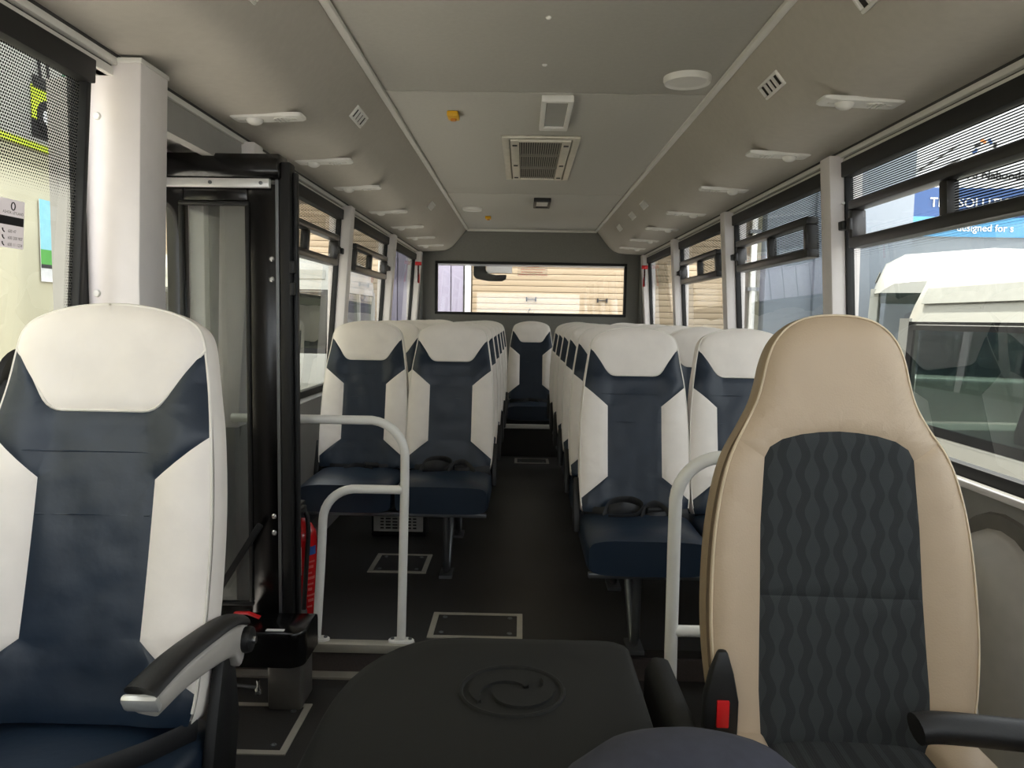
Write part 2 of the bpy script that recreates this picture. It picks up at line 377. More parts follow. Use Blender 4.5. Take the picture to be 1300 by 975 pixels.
# side windows
nw = 3
def side_window(s, ya, yb, label, vent=None, gm=None, zb=.80):
    """window in the glass plane of side s between ya and yb; vent: (y near, y far) of the sliding light"""
    global nw
    gm = gm or glass_line
    w = struct(empty('window_%d' % nw, (0, 0, 0)), label, 'window'); nw += 1
    zt = 1.80
    def P(y, z, d=0): return (s * (gx(z) + .012 - d), y, z)
    # rubber seal all round
    sm = MB()
    def bar(y0, y1, z0, z1, d0, d1, m):
        vs = []
        for d in (d0, d1):
            vs += [P(y0, z0, d), P(y1, z0, d), P(y1, z1, d), P(y0, z1, d)]
        m.add(vs, [(0, 1, 2, 3), (4, 7, 6, 5), (0, 4, 5, 1), (1, 5, 6, 2), (2, 6, 7, 3), (3, 7, 4, 0)])
    bar(ya, yb, zb - .02, zb + .02, -.01, .025, sm); bar(ya, yb, zt - .045, zt + .01, -.01, .03, sm)
    bar(ya, ya + .018, zb, zt, -.01, .02, sm); bar(yb - .018, yb, zb, zt, -.01, .02, sm)
    sm.build('seal', rubber_m, w, bevel=.003)
    g = MB()
    def q(m, y0, y1, z0, z1, d=.0): m.quad(P(y0, z0, d), P(y1, z0, d), P(y1, z1, d), P(y0, z1, d))
    if not vent:
        q(g, ya, yb, zb, zt); g.build('pane', gm, w, smooth=0)
        return w
    v0, v1 = vent; z0, z1 = 1.485, 1.655
    q(g, ya, yb, zb, z0 + .02); q(g, ya, yb, z1 - .02, zt); q(g, ya, v0 + .02, z0 + .02, z1 - .02); q(g, v1 - .02, yb, z0 + .02, z1 - .02)
    g.build('pane', gm, w, smooth=0)
    vf = MB(); t = .033
    bar(v0, v1, z0, z0 + t + .006, -.012, .042, vf); bar(v0, v1, z1 - t, z1, -.012, .042, vf)
    bar(v0, v0 + t * 1.3, z0 + t, z1 - t, -.012, .042, vf); bar(v1 - t, v1, z0 + t, z1 - t, -.012, .042, vf)
    ym = (v0 + v1) / 2 + .01
    bar(ym - .022, ym + .022, z0 + t, z1 - t, -.008, .030, vf)
    f = vf.build('vent_frame', frame_m, w, bevel=.006)
    a = MB(); q(a, v0 + t, ym, z0 + t, z1 - t, .006); a.build('fixed_vent_pane', gm, w, smooth=0)
    a = MB(); q(a, ym, v1 - t, z0 + t, z1 - t, .02); a.build('sliding_vent_pane', glass_clear, w, smooth=0)
    h = MB(); yh = v1 - .01; zc = (z0 + z1) / 2
    bar(yh - .028, yh + .01, zc - .022, zc + .022, .04, .052, h); bar(yh + .01, yh + .055, zc - .016, zc + .016, .03, .06, h)
    h.build('latch', blackp_m, w, bevel=.004)
    return w
side_window(1, 1.515, 2.955, 'long side window beside the beige driver seat with black sliding vent', (1.62, 2.87))
side_window(1, 3.045, 4.465, 'driver side window behind the widest pillar gap with short black sliding vent', (3.28, 4.36))
side_window(1, 4.555, 5.975, 'driver side window with black sliding vent facing cream shutters', (4.80, 5.90))
side_window(1, 6.065, 7.485, 'plain rearmost driver side window without a vent')
side_window(1, -.45, 1.42, 'driver side front window next to the dashboard', zb=.95)
side_window(-1, -.45, 1.895, 'front entrance side window printed with black dots, beside the pale boxed pillar', None, glass_dot, .95)
side_window(-1, 2.955, 4.465, 'entrance side window with black sliding vent behind the black door', (3.2, 4.36))
side_window(-1, 4.555, 5.975, 'middle entrance side window with black sliding vent', (4.80, 5.90))
side_window(-1, 6.065, 7.485, 'plain rearmost entrance side window without a vent')
struct(MB().prism([(-1.16, ZL - .04), (-1.155, .93), (-1.21, .945), (-1.24, ZL - .04)], 'y', Y0, 1.93).build('wall_left_front', wallg_m), 'grey lower wall beside the assistant seat', 'wall')

# boxed pillar in front of the doorway
bp = tag(empty('boxed_pillar', (-1.05, 1.98, ZL)), 'pale boxed pillar between dotted front window and black door', 'pillar')
m = MB(); ring = lambda z, k: [(-.145 - k, 0, z), (0 - k, 0, z), (0 - k, .15, z), (-.145 - k, .15, z)]
m.ring_loft([ring(0, .01), ring(1.4, .008), ring(1.955, -.01)]); m.build('casing', pillar_m, bp, bevel=.006)
m = MB().b2(-.13, .012, -.003, .153, 1.942, 1.955); m.build('top_seal', trim_m, bp, bevel=.003)
for z, x in ((1.81, -.105), (1.365, -.118)):
    MB().lathe([(.001, -.006), (.008, -.005), (.010, 0), (.010, .001), (.001, .001)], 14, (0, 0, 0), 'y').build('screw_cap', white_m, bp, loc=(x, -.001, z))
MB().b2(-1.21, -1.19, 1.945, 1.99, ZL, 1.84).build('window_post', rubber_m, bp).matrix_parent_inverse = Matrix.Translation((1.05, -1.98, -ZL))

# ================================================================ ENTRANCE DOOR
# outer door panel standing in the doorway
d1 = struct(empty('door_1', (-1.30, 2.13, ZL)), 'pale door skin with glass upper half in the entrance doorway', 'door')
MB().b2(-.04, 0, 0, .74, 0, .85).b2(-.04, 0, .62, .74, .85, 1.84).b2(-.04, 0, 0, .05, .85, 1.84).b2(-.04, 0, .05, .62, 1.70, 1.90).build('door_skin', pillar_m, d1, smooth=0)
MB().b2(-.03, -.026, .05, .62, .85, 1.70).build('pane', glass_clear, d1, smooth=0)
MB().b2(-.04, .06, .70, .76, 0, 1.93).build('jamb_outer', pillar_m, d1, bevel=.006); MB().b2(.06, .15, .735, .79, 0, 1.93).build('jamb_inner', wallg_m, d1, bevel=.006)
MB().b2(-.04, .14, -.06, .0, 0, 1.93).build('front_jamb', wallg_m, d1, bevel=.004)
MB().b2(.15, .19, 0, .74, 1.842, 1.95).build('header_panel', wallg_m, d1); MB().b2(-.04, .15, 0, .74, 1.875, 1.95).build('soffit', wallg_m, d1)
# black folded leaf with glass
LY = 2.50
d2 = struct(empty('door_2', (-.879, 2.66, -.194)), 'black framed folding door leaf with tall glass standing open', 'door'); d2.scale = (1.064,) * 3
def lb(x0, x1, y0, y1, z0, z1): return MB().b2(x0 + .83, x1 + .83, y0 - LY, y1 - LY, z0 - ZL, z1 - ZL)
fr = lb(-1.218, -1.160, LY - .02, LY + .02, .14, 1.62)
fr.b2(-1.16 + .83, -.955 + .83, -.02, .02, 1.565 - ZL, 1.62 - ZL); fr.b2(-1.16 + .83, -.955 + .83, -.02, .02, .14 - ZL, .24 - ZL)
fr.b2(-.955 + .83, -.862 + .83, -.022, .022, .14 - ZL, 1.62 - ZL)
fr.build('leaf_frame', blackg_m, d2, bevel=.006)
gk = MB(); frame_rect(gk, -.345, -.118, .24 - ZL, 1.565 - ZL, -.028, -.008, .014); gk.build('glass_gasket', rubber_m, d2, bevel=.004)
lb(-1.15, -.955, LY - .003, LY + .003, .24, 1.565).build('pane', glass_door, d2, smooth=0)
lb(-.862, -.852, LY - .03, LY + .02, .14, 1.64).build('edge_groove', steel_m, d2)
lb(-.852, -.815, LY - .03, LY + .03, .12, 1.69).build('rubber_edge', rubber_m, d2, bevel=.008)
lb(-.815, -.80, LY - .005, LY + .02, .12, 1.66).build('rubber_lip', blackp_m, d2, bevel=.004)
# header beam: rounded section
hp = [Vector((0, -.05 + 0, .0))]
sec = [(-.05, 1.632), (-.062, 1.65), (-.06, 1.69), (-.04, 1.712), (.04, 1.712), (.05, 1.632)]
MB().prism([(y, z - ZL) for y, z in sec], 'x', -.435, -.012).build('header_beam', blackg_m, d2, bevel=.008)
o = lb(-1.21, -.875, LY - .052, LY - .03, 1.605, 1.632).build('header_strip', silver_m, d2, bevel=.002); o['label'] = 'bright aluminium strip'
for x in (-1.06, -.90): MB().lathe([(.001, -.004), (.006, -.003), (.006, .0), (.001, .001)], 10, (0, 0, 0), 'y').build('screw', steel_m, d2, loc=(x + .83, -.053, 1.618 - ZL))
for z in (1.385, 1.32, .545, .49): MB().lathe([(.001, -.006), (.005, -.006), (.009, -.002), (.009, .0), (.001, .001)], 12, (0, 0, 0), 'y').build('bolt', screw_m, d2, loc=(-.877 + .83, -.023, z - ZL))
for z in (1.36, 1.29): MB().b2(-.006, .008, -.01, .01, -.02, .02).build('hinge_pin', blackp_m, d2, loc=(-.81 + .83, -.03, z - ZL), bevel=.003)
MB().box((0, 0, 0), (.02, .02, .30), Matrix.Rotation(math.radians(32), 3, 'Y')).build('strut', rubber_m, d2, loc=(-.99 + .83, -.06, .40 - ZL), bevel=.004)
# drive housing at the foot of the leaf
h = tag(empty('door_drive_housing', (-.87, 2.50, ZL)), 'glossy black rounded box with small label at the foot of the black door', 'door drive')
pts = []
for i in range(9):
    a = -PI / 2 + PI * .5 * i / 8; pts.append((.05 + .05 * math.cos(a), -.02 + .05 * math.sin(a)))
plan = [(-.15, -.07)] + pts + [(.10, .11), (-.15, .11)]
rings = [[(x * k, y * k, z - ZL) for x, y in plan] for z, k in ((.048, .94), (.058, 1.0), (.150, 1.0), (.164, .985), (.168, .94))]
MB().ring_loft(rings).build('casing', blackg_m, h, smooth=50)
MB().b2(-.03, .03, -.055, -.038, .278, .2795).build('label_plate', label_m, h)
MB().b2(-.03, .085, -.045, .10, .0, .16).build('foot_bracket', mat('satin stainless', (112, 109, 104), .35, metal=.5), h, bevel=.012)
MB().tube([(-.15, -.05, .09), (-.06, -.055, .085)], .006, 8).build('linkage_rod', steel_m, h)
MB().lathe([(.008, 0), (.012, .006), (.012, .02), (.006, .03), (.006, .05), (.001, .05)], 10).build('linkage_bolt', screw_m, h, loc=(-.055, -.055, .06))
o = MB().tube([(-.17, .05, .295), (-.12, .04, .30), (-.08, .04, .285)], .008, 8, flat=(.005, .012)).build('release_lever', red_m, h); o['label'] = 'red release lever'

# ================================================================ SEATS
def poly_edges(P): return [(P[i], P[(i + 1) % len(P)]) for i in range(len(P))]
def dist_poly(p, E):
    best = 9
    px, py = p
    for (ax, ay), (bx, by) in E:
        dx, dy = bx - ax, by - ay; L2 = dx * dx + dy * dy
        t = 0 if L2 == 0 else max(0, min(1, ((px - ax) * dx + (py - ay) * dy) / L2))
        d = (px - ax - t * dx) ** 2 + (py - ay - t * dy) ** 2
        if d < best: best = d
    return math.sqrt(best)
def sm(x, a, b):
    t = max(0, min(1, (x - a) / (b - a))); return t * t * (3 - 2 * t)
def cr_spline(pts, n=5):
    """Catmull-Rom through (v, hw) samples"""
    out = []
    for i in range(len(pts) - 1):
        p0 = pts[max(i - 1, 0)]; p1 = pts[i]; p2 = pts[i + 1]; p3 = pts[min(i + 2, len(pts) - 1)]
        for k in range(n):
            t = k / n
            out.append(tuple(.5 * (2 * b + (c - a) * t + (2 * a - 5 * b + 4 * c - d) * t * t + (-a + 3 * b - 3 * c + d) * t ** 3) for a, b, c, d in zip(p0, p1, p2, p3)))
    out.append(tuple(pts[-1]))
    return [Vector(p) for p in out] if len(out[0]) == 3 else out
class Back:
    """an upholstered seat back: outline (v, half width) -> panels and shell on a curved, reclined surface"""
    def __init__(s, prof, tilt, z0, depth, front=.035, bolster=.012, bol_u=.11, grid=.02, wrinkle=.004, seed=0, curve=0., crown=.012, edge_r=.045, bol_w=.03):
        s.bol_w = bol_w
        s.half = cr_spline(prof, 4); s.t = tilt; s.z0 = z0; s.depth = depth; s.front = front
        s.bol, s.bol_u, s.grid, s.wr, s.seed, s.curve, s.crown, s.er = bolster, bol_u, grid, wrinkle, seed, curve, crown, edge_r
        R = [(hw, v) for v, hw in s.half]                       # bottom right -> top centre
        s.poly = R + [(-u, v) for u, v in R[::-1][1:]]          # over the top and down the left
        s.vtop = max(v for u, v in s.poly)
        s.E = poly_edges(s.poly)
        s.Eside = s.E[:-1]                                      # without the bottom edge
    def P(s, u, v, d):
        c, sn = math.cos(s.t), math.sin(s.t)
        bend = s.curve * math.sin(PI * min(1, max(0, v / s.vtop)))
        d2 = d - bend
        return Vector((u, v * sn - d2 * c, s.z0 + v * c + d2 * sn))
    def d_front(s, u, v):
        e = dist_poly((u, v), s.Eside)
        d = s.front + s.crown * (1 - (1 - min(e / s.er, 1)) ** 2)
        d += s.bol * sm(abs(u), s.bol_u - s.bol_w, s.bol_u + s.bol_w) * sm(s.vtop * .82 - v, 0, .12)
        return d
    def hw(s, v):
        h = s.half
        for (a, x), (b, y) in zip(h, h[1:]):
            if a <= v <= b and b > a: return x + (y - x) * (v - a) / (b - a)
        return h[0][1] if v < h[0][0] else 0
    def run(s, va, vb, side=1):
        """outline points between heights va and vb (right side = +1)"""
        pts = [(x * side, v) for v, x in s.half if min(va, vb) < v < max(va, vb)]
        if va > vb: pts = pts[::-1]
        return [(s.hw(va) * side, va)] + pts + [(s.hw(vb) * side, vb)]
    def panel(s, name, poly, m, puff=.004, seam=.014):
        bm = bmesh.new(); vs = [bm.verts.new((u, v, 0)) for u, v in poly]
        bm.faces.new(vs); bmesh.ops.triangulate(bm, faces=bm.faces[:])
        us = [p[0] for p in poly]; vv = [p[1] for p in poly]
        k = math.floor(min(us) / s.grid)
        while k * s.grid < max(us):
            bmesh.ops.bisect_plane(bm, geom=bm.verts[:] + bm.edges[:] + bm.faces[:], plane_co=(k * s.grid + .0007, 0, 0), plane_no=(1, 0, 0), dist=1e-6); k += 1
        k = math.floor(min(vv) / s.grid)
        while k * s.grid < max(vv):
            bmesh.ops.bisect_plane(bm, geom=bm.verts[:] + bm.edges[:] + bm.faces[:], plane_co=(0, k * s.grid + .0007, 0), plane_no=(0, 1, 0), dist=1e-6); k += 1
        # a ring of vertices parallel to the seam makes the roll at the edge: cut along offsets of each edge
        bmesh.ops.remove_doubles(bm, verts=bm.verts[:], dist=2e-4)
        E = poly_edges(poly)
        for w in bm.verts:
            u, v = w.co.x, w.co.y
            dp = dist_poly((u, v), E)
            d = s.d_front(u, v) + puff * (1 - (1 - min(dp / seam, 1)) ** 2)
            d += s.wr * noise.noise((u * 9 + s.seed, v * 16, s.seed * 3.1)) * min(dp / .03, 1)
            d += s.wr * .6 * noise.noise((u * 22 + s.seed, v * 38, 5.)) * min(dp / .03, 1)
            w.co = s.P(u, v, d)
        bmesh.ops.recalc_face_normals(bm, faces=bm.faces[:])
        if sum((f.normal.y * f.calc_area() for f in bm.faces)) > 0: bmesh.ops.reverse_faces(bm, faces=bm.faces[:])
        me = bpy.data.meshes.new(name); bm.to_mesh(me); bm.free()
        for p in me.polygons: p.use_smooth = True
        me.materials.append(m); return me
    def shell(s, name, m, bulge=.004):
        n = len(s.poly); nrm = []
        for i in range(n):
            a, b = s.poly[i - 1], s.poly[(i + 1) % n]
            t = Vector((b[0] - a[0], b[1] - a[1])).normalized(); nrm.append(Vector((t.y, -t.x)))
        rings = []
        D = s.depth
        for off, d in ((-.006, s.front - .004), (.0, s.front - .001), (bulge, s.front - .014), (bulge * 1.3, s.front - D * .5), (bulge, s.front - D * .8), (-.012, s.front - D * .95), (-.03, s.front - D)):
            rings.append([s.P(p[0] + q.x * off, max(0, p[1] + q.y * off), d) for p, q in zip(s.poly, nrm)])
        return MB().ring_loft(rings).mesh(name, m, 50)
    def seam(s, name, pts, m, r=.0028, lift=.001):
        path = [s.P(u, v, s.d_front(u, v) + lift) for u, v in pts]
        return MB().tube(path, r, 6).mesh(name, m, 60)

def rounded_poly(pts, corner, n=4):
    """round given corner indices: corner = {index: radius}"""
    out = []
    for i, p in enumerate(pts):
        if i in corner:
            r = corner[i]; a = Vector(pts[i - 1]); b = Vector(p); c = Vector(pts[(i + 1) % len(pts)])
            p1 = b + (a - b).normalized() * r; p2 = b + (c - b).normalized() * r
            for k in range(n + 1):
                t = k / n; q = p1 * (1 - t) ** 2 + b * 2 * t * (1 - t) + p2 * t * t; out.append((q.x, q.y))
        else: out.append(tuple(p))
    return out
PROF = [(0, .198), (.055, .206), (.2, .2095), (.35, .206), (.485, .195), (.56, .184), (.63, .173), (.660, .167), (.681, .156), (.696, .136), (.709, .103), (.718, .062), (.722, .024), (.7225, 0)]
VH, VHB, VW, VK, VK2, VC = .640, .528, .485, .408, .135, .05
def passenger_back_meshes(seed, tilt=math.radians(13), z0=.47):
    B = Back(PROF, tilt, z0, .064, seed=seed, curve=.012)
    head = B.run(VH, B.vtop, 1)[:-1] + B.run(B.vtop, VH, -1) + [(-.094, VHB), (.094, VHB)]
    n = len(head); head = rounded_poly(head, {n - 2: .022, n - 1: .022})
    hb = rounded_poly([(-B.hw(VH), VH), (-.094, VHB), (.094, VHB), (B.hw(VH), VH)], {1: .022, 2: .022})     # seam, left to right
    right = B.run(VH, VW, 1) + [(.104, VK), (.104, VK2)] + B.run(VC, 0, 1)
    left = [(-u, v) for u, v in right[::-1]]
    centre = hb + right[1:] + left[:-1]
    sideR = B.run(VC, VW, 1) + [(.104, VK), (.104, VK2)]
    sideL = [(-u, v) for u, v in sideR[::-1]]
    M = {}
    M['shell'] = B.shell('shell', vinylw_m)
    M['head'] = B.panel('head_panel', head, vinylw_m)
    M['centre'] = B.panel('centre_panel', centre, navy_m)
    M['sideR'] = B.panel('side_panel', sideR, vinylw_m); M['sideL'] = B.panel('side_panel', sideL, vinylw_m)
    M['seam'] = B.seam('head_piping', hb, piping_m)
    M['pipe'] = B.seam('edge_piping', B.run(.02, B.vtop, 1)[:-1] + B.run(B.vtop, .02, -1), piping_m, .003, -.001)
    st = []
    M['st1'] = B.seam('stitch_line', [(u * .01, .455) for u in range(-13, 14)], navy_m, .0012, .0035)
    M['st2'] = B.seam('stitch_line', [(u * .01, .345) for u in range(-10, 11)], navy_m, .0012, .0035)
    return M
def cushion_mesh(w, d, t, m, seed, crown=.018, r=.035, name='cushion'):
    """rounded upholstered cushion: x centred, y from 0 (front) to d, z from 0 to t"""
    nx, ny = 14, 14; rings = []
    sec = []
    for k in range(28):
        a = 2 * PI * k / 28; c, s_ = math.cos(a), math.sin(a); e = .38
        sec.append((math.copysign(abs(c) ** e, c), math.copysign(abs(s_) ** e, s_)))
    ys = [0, .006, .02, .045, .09, .16, .25, .33, d - .03, d - .008, d]
    for i, y in enumerate(ys):
        f = 1.0
        if y < .045: f = 1 - .10 * (1 - y / .045) ** 2
        if y > d - .03: f = 1 - .06 * ((y - d + .03) / .03)
        ring = []
        for cx, cz in sec:
            x = cx * w / 2 * (1 - (1 - f) * .35); z = t / 2 + cz * t / 2 * f
            if cz > .6: z += crown * (1 - (x / (w / 2)) ** 2) * sm(y, 0, .08) + .003 * noise.noise((x * 12 + seed, y * 14, seed))
            ring.append((x, y, z))
        rings.append(ring)
    return MB().ring_loft(rings).mesh(name, m, 60)
SW = .42   # seat pitch inside a pair
pm = [passenger_back_meshes(1.3), passenger_back_meshes(7.7)]
cush = [cushion_mesh(.418, .44, .135, navy_m, 1.), cushion_mesh(.418, .44, .135, navy_m, 4.)]
def belt_mesh(kind):
    m = MB()
    def ribbon(pts, w=.024, t=.0016): m.tube(pts, 0, 6, flat=(w, t) if kind != 9 else (t, w))
    if kind == 0:
        m.tube(cr_spline([Vector(p) for p in ((-.19, -.02, .50), (-.13, -.08, .505), (-.06, -.10, .53), (0, -.085, .515), (.05, -.12, .50), (.12, -.10, .50), (.20, -.05, .50))], 6), 0, 8, flat=(.024, .005))
        m.tube(cr_spline([Vector(p) for p in ((-.12, -.10, .495), (-.09, -.07, .54), (-.02, -.05, .545), (.02, -.09, .53), (-.02, -.14, .505), (-.11, -.13, .497))], 6), 0, 8, flat=(.024, .005))
        m.tube(cr_spline([Vector(p) for p in ((.01, -.14, .495), (.03, -.10, .525), (.07, -.07, .535), (.11, -.10, .512), (.13, -.13, .497))], 6), 0, 8, flat=(.024, .005))
    else:
        m.tube(cr_spline([Vector(p) for p in ((-.19, -.02, .50), (-.12, -.07, .503), (-.04, -.085, .506), (.05, -.075, .503), (.12, -.06, .503), (.19, -.02, .50))], 6), 0, 8, flat=(.02, .003))
        m.tube(cr_spline([Vector(p) for p in ((-.06, -.11, .497), (-.02, -.09, .515), (.03, -.10, .512), (.07, -.12, .498))], 6), 0, 8, flat=(.018, .003))
    return m.mesh('seat_belt', belt_m, 60)
belts = [belt_mesh(0), belt_mesh(1)]
def tongue_mesh(): return MB().b2(-.035, .035, -.012, .012, 0, .02).mesh('buckle', blackp_m, 40, .006)
tongue = tongue_mesh()
def add_back(parent, k, x):
    M = pm[k]
    b = obj_from('backrest', M['shell'], parent); b.location = (x, 0, 0)
    for key, nm in (('head', 'head_panel'), ('centre', 'centre_panel'), ('sideR', 'side_panel'), ('sideL', 'side_panel'), ('seam', 'head_piping'), ('pipe', 'edge_piping'), ('st1', 'stitch_line'), ('st2', 'stitch_line')):
        o = obj_from(nm, M[key], b)
        if key in ('head', 'sideR', 'sideL'): o['label'] = 'ivory vinyl panel'
        if key == 'centre': o['label'] = 'navy blue vinyl panel'
    return b
frame_me = MB().b2(-.41, .41, -.335, -.31, .318, .336).b2(-.40, .40, -.03, .0, .315, .336).b2(-.37, -.34, -.31, -.03, .315, .336).b2(.05, .08, -.31, -.03, .315, .336).mesh('seat_frame', steel_m, 30, .003)
def leg_mesh():
    m = MB()
    m.tube([(0, -.20, .33), (0, -.20, .06), (0, -.18, .03), (0, -.14, .02), (0, .02, .18), (0, .03, .22), (0, .03, .33)], .016, 10)
    m.box((0, -.17, .008), (.06, .12, .014)); return m.mesh('leg', steel_m, 40)
leg_me = leg_mesh()
rail_me = MB().b2(-.012, .012, -.34, .10, .20, .26).mesh('wall_bracket', steel_m, 30, .003)
side_me = MB().prism([(-.05, .40), (.07, .42), (.06, .56), (.02, .60), (-.02, .50)], 'x', -.012, .012).mesh('side_hinge', blackp_m, 40, .005)
def double_seat(aisle):
    """aisle: +1 when the aisle is on the +x side"""
    r = empty('double_seat')
    for i, x in enumerate((-.212, .212)):
        add_back(r, i, x)
        c = obj_from('cushion', cush[i], r); c.location = (x, -.385, .338)
        bt = obj_from('seat_belt', belts[0 if x * aisle > 0 else 1], r); bt.location = (x, 0, -.022)
        t = obj_from('buckle', tongue, bt); t.location = (.06, -.09, .515); t.rotation_euler = (.2, .1, .4)
    obj_from('seat_frame', frame_me, r)
    l = obj_from('leg', leg_me, r); l.location = (aisle * .22, 0, 0)
    l = obj_from('wall_bracket', rail_me, r); l.location = (-aisle * .40, 0, .07)
    for s in (-1, 1):
        h = obj_from('side_hinge', side_me, r); h.location = (s * .432, 0, 0)
    return r
LX, RX = -.628, .582
LB = [3.70 + .66 * i for i in range(5)]; RB = [2.93 + .66 * i for i in range(6)]
ordn = ['first', 'second', 'third', 'fourth', 'fifth', 'sixth']
pl = double_seat(1); pr = double_seat(-1)
for i, y in enumerate(LB):
    o = pl if i == 0 else copy_tree(pl)
    o.location = (LX, y, 0)
    tag(o, 'ivory and navy double seat on the entrance side, ' + ('facing the white handrail' if i == 0 else '%s row back from the handrail' % ordn[i]), 'seat', 'double passenger seats')
for i, y in enumerate(RB):
    o = pr if i == 0 else copy_tree(pr)
    o.location = (RX, y, 0)
    tag(o, 'ivory and navy double seat on the driver side, ' + ('directly behind the beige driver seat' if i == 0 else '%s row back from the driver seat' % ordn[i]), 'seat', 'double passenger seats')
rb = tag(empty('rear_bench', (0.01, 6.98, 0)), 'five-place ivory and navy bench seat across the rear wall', 'seat')
for i in range(5):
    x = (i - 2) * .424; add_back(rb, i % 2, x)
    c = obj_from('cushion', cush[i % 2], rb); c.location = (x, -.30, .315)
    bt = obj_from('seat_belt', belts[1], rb); bt.location = (x, 0, -.035)
MB().b2(-1.05, 1.05, -.27, .1, .255, .318).build('bench_base', blackp_m, rb)

# ---------------------------------------------------------------- assistant seat (single, front left)
asn = tag(empty('assistant_seat', (-.815, 1.27, .0)), 'single ivory and navy front seat with black folding armrest beside the boxed pillar', 'seat')
b = add_back(asn, 0, 0); b.location = (0, 0, .04)
c = obj_from('cushion', cushion_mesh(.43, .46, .13, navy_m, 2.), asn); c.location = (0, -.42, .365)
MB().b2(-.19, .19, -.36, .0, .30, .375).build('seat_frame', blackp_m, asn, bevel=.01)
MB().ring_loft([[(-k, -.36 , z), (k, -.36, z), (k, -.02, z), (-k, -.02, z)] for z, k in ((ZL, .17), (ZL + .02, .15), (.30, .14))]).build('pedestal', blackp_m, asn, bevel=.01)
MB().prism([(-.06, .36), (.06, .36), (.09, .47), (.07, .60), (.02, .62), (-.02, .50)], 'x', .214, .236).build('side_hinge', blackp_m, asn, bevel=.006)
# armrest: curved arm sloping forward from the hinge, grey core, black pad on top, silver end
AX = .245
cl = cr_spline([Vector(p) for p in ((.236, .085, .628), (.234, .03, .650), (.224, -.05, .655), (.208, -.12, .648), (.192, -.18, .630))], 5)
def sweep(path, secs, name, m, parent):
    rings = []
    for i, p in enumerate(path):
        t = (path[min(i + 1, len(path) - 1)] - path[max(i - 1, 0)]).normalized(); a = t.cross(Vector((0, 0, 1))).normalized(); b2 = a.cross(t)
        sc = secs(i / (len(path) - 1)); rings.append([p + a * x + b2 * z for x, z in sc])
    return MB().ring_loft(rings).build(name, m, parent, smooth=50)
def padsec(t):
    w = .022 + .008 * t; h = .014
    return [(w * math.cos(a), h * math.sin(a) + .018) if math.sin(a) > 0 else (w * math.cos(a), .006 * math.sin(a) + .018) for a in [2 * PI * k / 16 for k in range(16)]]
def coresec(t):
    w = .016 + .008 * t; h = .03 - .014 * t + .01 * (t < .15)
    return [(math.copysign(abs(math.cos(a)) ** .5, math.cos(a)) * w, math.copysign(abs(math.sin(a)) ** .5, math.sin(a)) * h - .006 - (1 - t) * .012) for a in [2 * PI * k / 16 for k in range(16)]]
ar = sweep(cl, coresec, 'armrest', greypl_m, asn)
sweep(cl[1:], padsec, 'armrest_pad', blackp_m, ar)
e = cl[-1]; o = MB().box((0, 0, 0), (.056, .014, .03), Matrix.Rotation(.5, 3, 'X')).build('end_cap', mat('satin silver', (214, 214, 210), .3, metal=.4), ar, bevel=.006, loc=(e.x, e.y - .006, e.z + .004)); o['label'] = 'silver end cap'
MB().lathe([(.001, -.01), (.022, -.008), (.024, 0), (.022, .008), (.001, .01)], 18, (0, 0, 0), 'x').build('armrest_pivot', blackp_m, ar, loc=(AX + .012, .072, .622))
MB().lathe([(.001, -.002), (.007, -.002), (.007, .004), (.001, .004)], 10, (0, 0, 0), 'x').build('pivot_bolt', screw_m, ar, loc=(AX + .024, .072, .622))
# its belt: guide at the shoulder, two straps down, lap buckle
MB().tube(cr_spline([Vector(p) for p in ((-.190, .21, 1.08), (-.196, .18, 1.115), (-.204, .14, 1.105), (-.210, .12, 1.05))], 5), 0, 8, flat=(.022, .010)).build('belt_guide', blackp_m, asn)
for dx, dy in ((0, 0), (.018, -.03)):
    MB().tube(cr_spline([Vector(p) for p in ((-.214 + dx * .3, .13 + dy * .3, 1.08), (-.222 + dx, .09 + dy, .98), (-.238 + dx, .03 + dy, .80), (-.245 + dx, -.02 + dy, .58), (-.23 + dx, -.02, .44))], 6), 0, 8, flat=(.004, .02)).build('belt_strap', belt_m, asn)
MB().tube(cr_spline([Vector(p) for p in ((.20, -.02, .50), (.16, -.12, .515), (.08, -.20, .515), (-.02, -.27, .512), (-.10, -.30, .508), (-.20, -.28, .50))], 6), 0, 8, flat=(.02, .004)).build('lap_belt', belt_m, asn)
bk = MB().b2(-.03, .03, -.02, .02, 0, .025).build('buckle', blackp_m, asn, bevel=.006, loc=(-.02, -.27, .515))
MB().b2(-.012, .012, -.024, -.018, .004, .022).build('release_button', red_m, bk, bevel=.002)['label'] = 'red release button'

# ---------------------------------------------------------------- driver seat
DP = [(v, w * .965) for v, w in [(0, .222), (.1, .243), (.22, .252), (.36, .246), (.46, .231), (.53, .210), (.585, .180), (.63, .157), (.67, .145), (.71, .136), (.745, .122), (.772, .100), (.79, .070), (.798, .035), (.80, 0)]]
DT = math.radians(10)
B = Back(DP, DT, .43, .06, front=.045, bolster=.028, bol_u=.19, seed=3., curve=.015, crown=.02, edge_r=.05, wrinkle=.0015, bol_w=.055)
ds = tag(empty('driver_chair', (.528, 1.40, .0), math.radians(-2)), 'beige leather driver seat with charcoal wave-patterned fabric centre', 'seat')
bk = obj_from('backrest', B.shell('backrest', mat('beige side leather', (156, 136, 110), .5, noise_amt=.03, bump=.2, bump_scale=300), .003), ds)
VI = .575
ins_top = [(.138, .525), (.128, .545), (.105, .560), (.07, .570), (.035, .575), (0, .577), (-.035, .575), (-.07, .570), (-.105, .560), (-.128, .545), (-.138, .525)]
ins_r = [(.150, .0), (.153, .10), (.150, .26), (.146, .40)]
upper = [(.148, .27)] + ins_r[3:] + ins_top + [(-.146, .40), (-.148, .27)]
lower = [(.150, 0), (.153, .10), (.148, .27), (-.148, .27), (-.153, .10), (-.150, 0)]
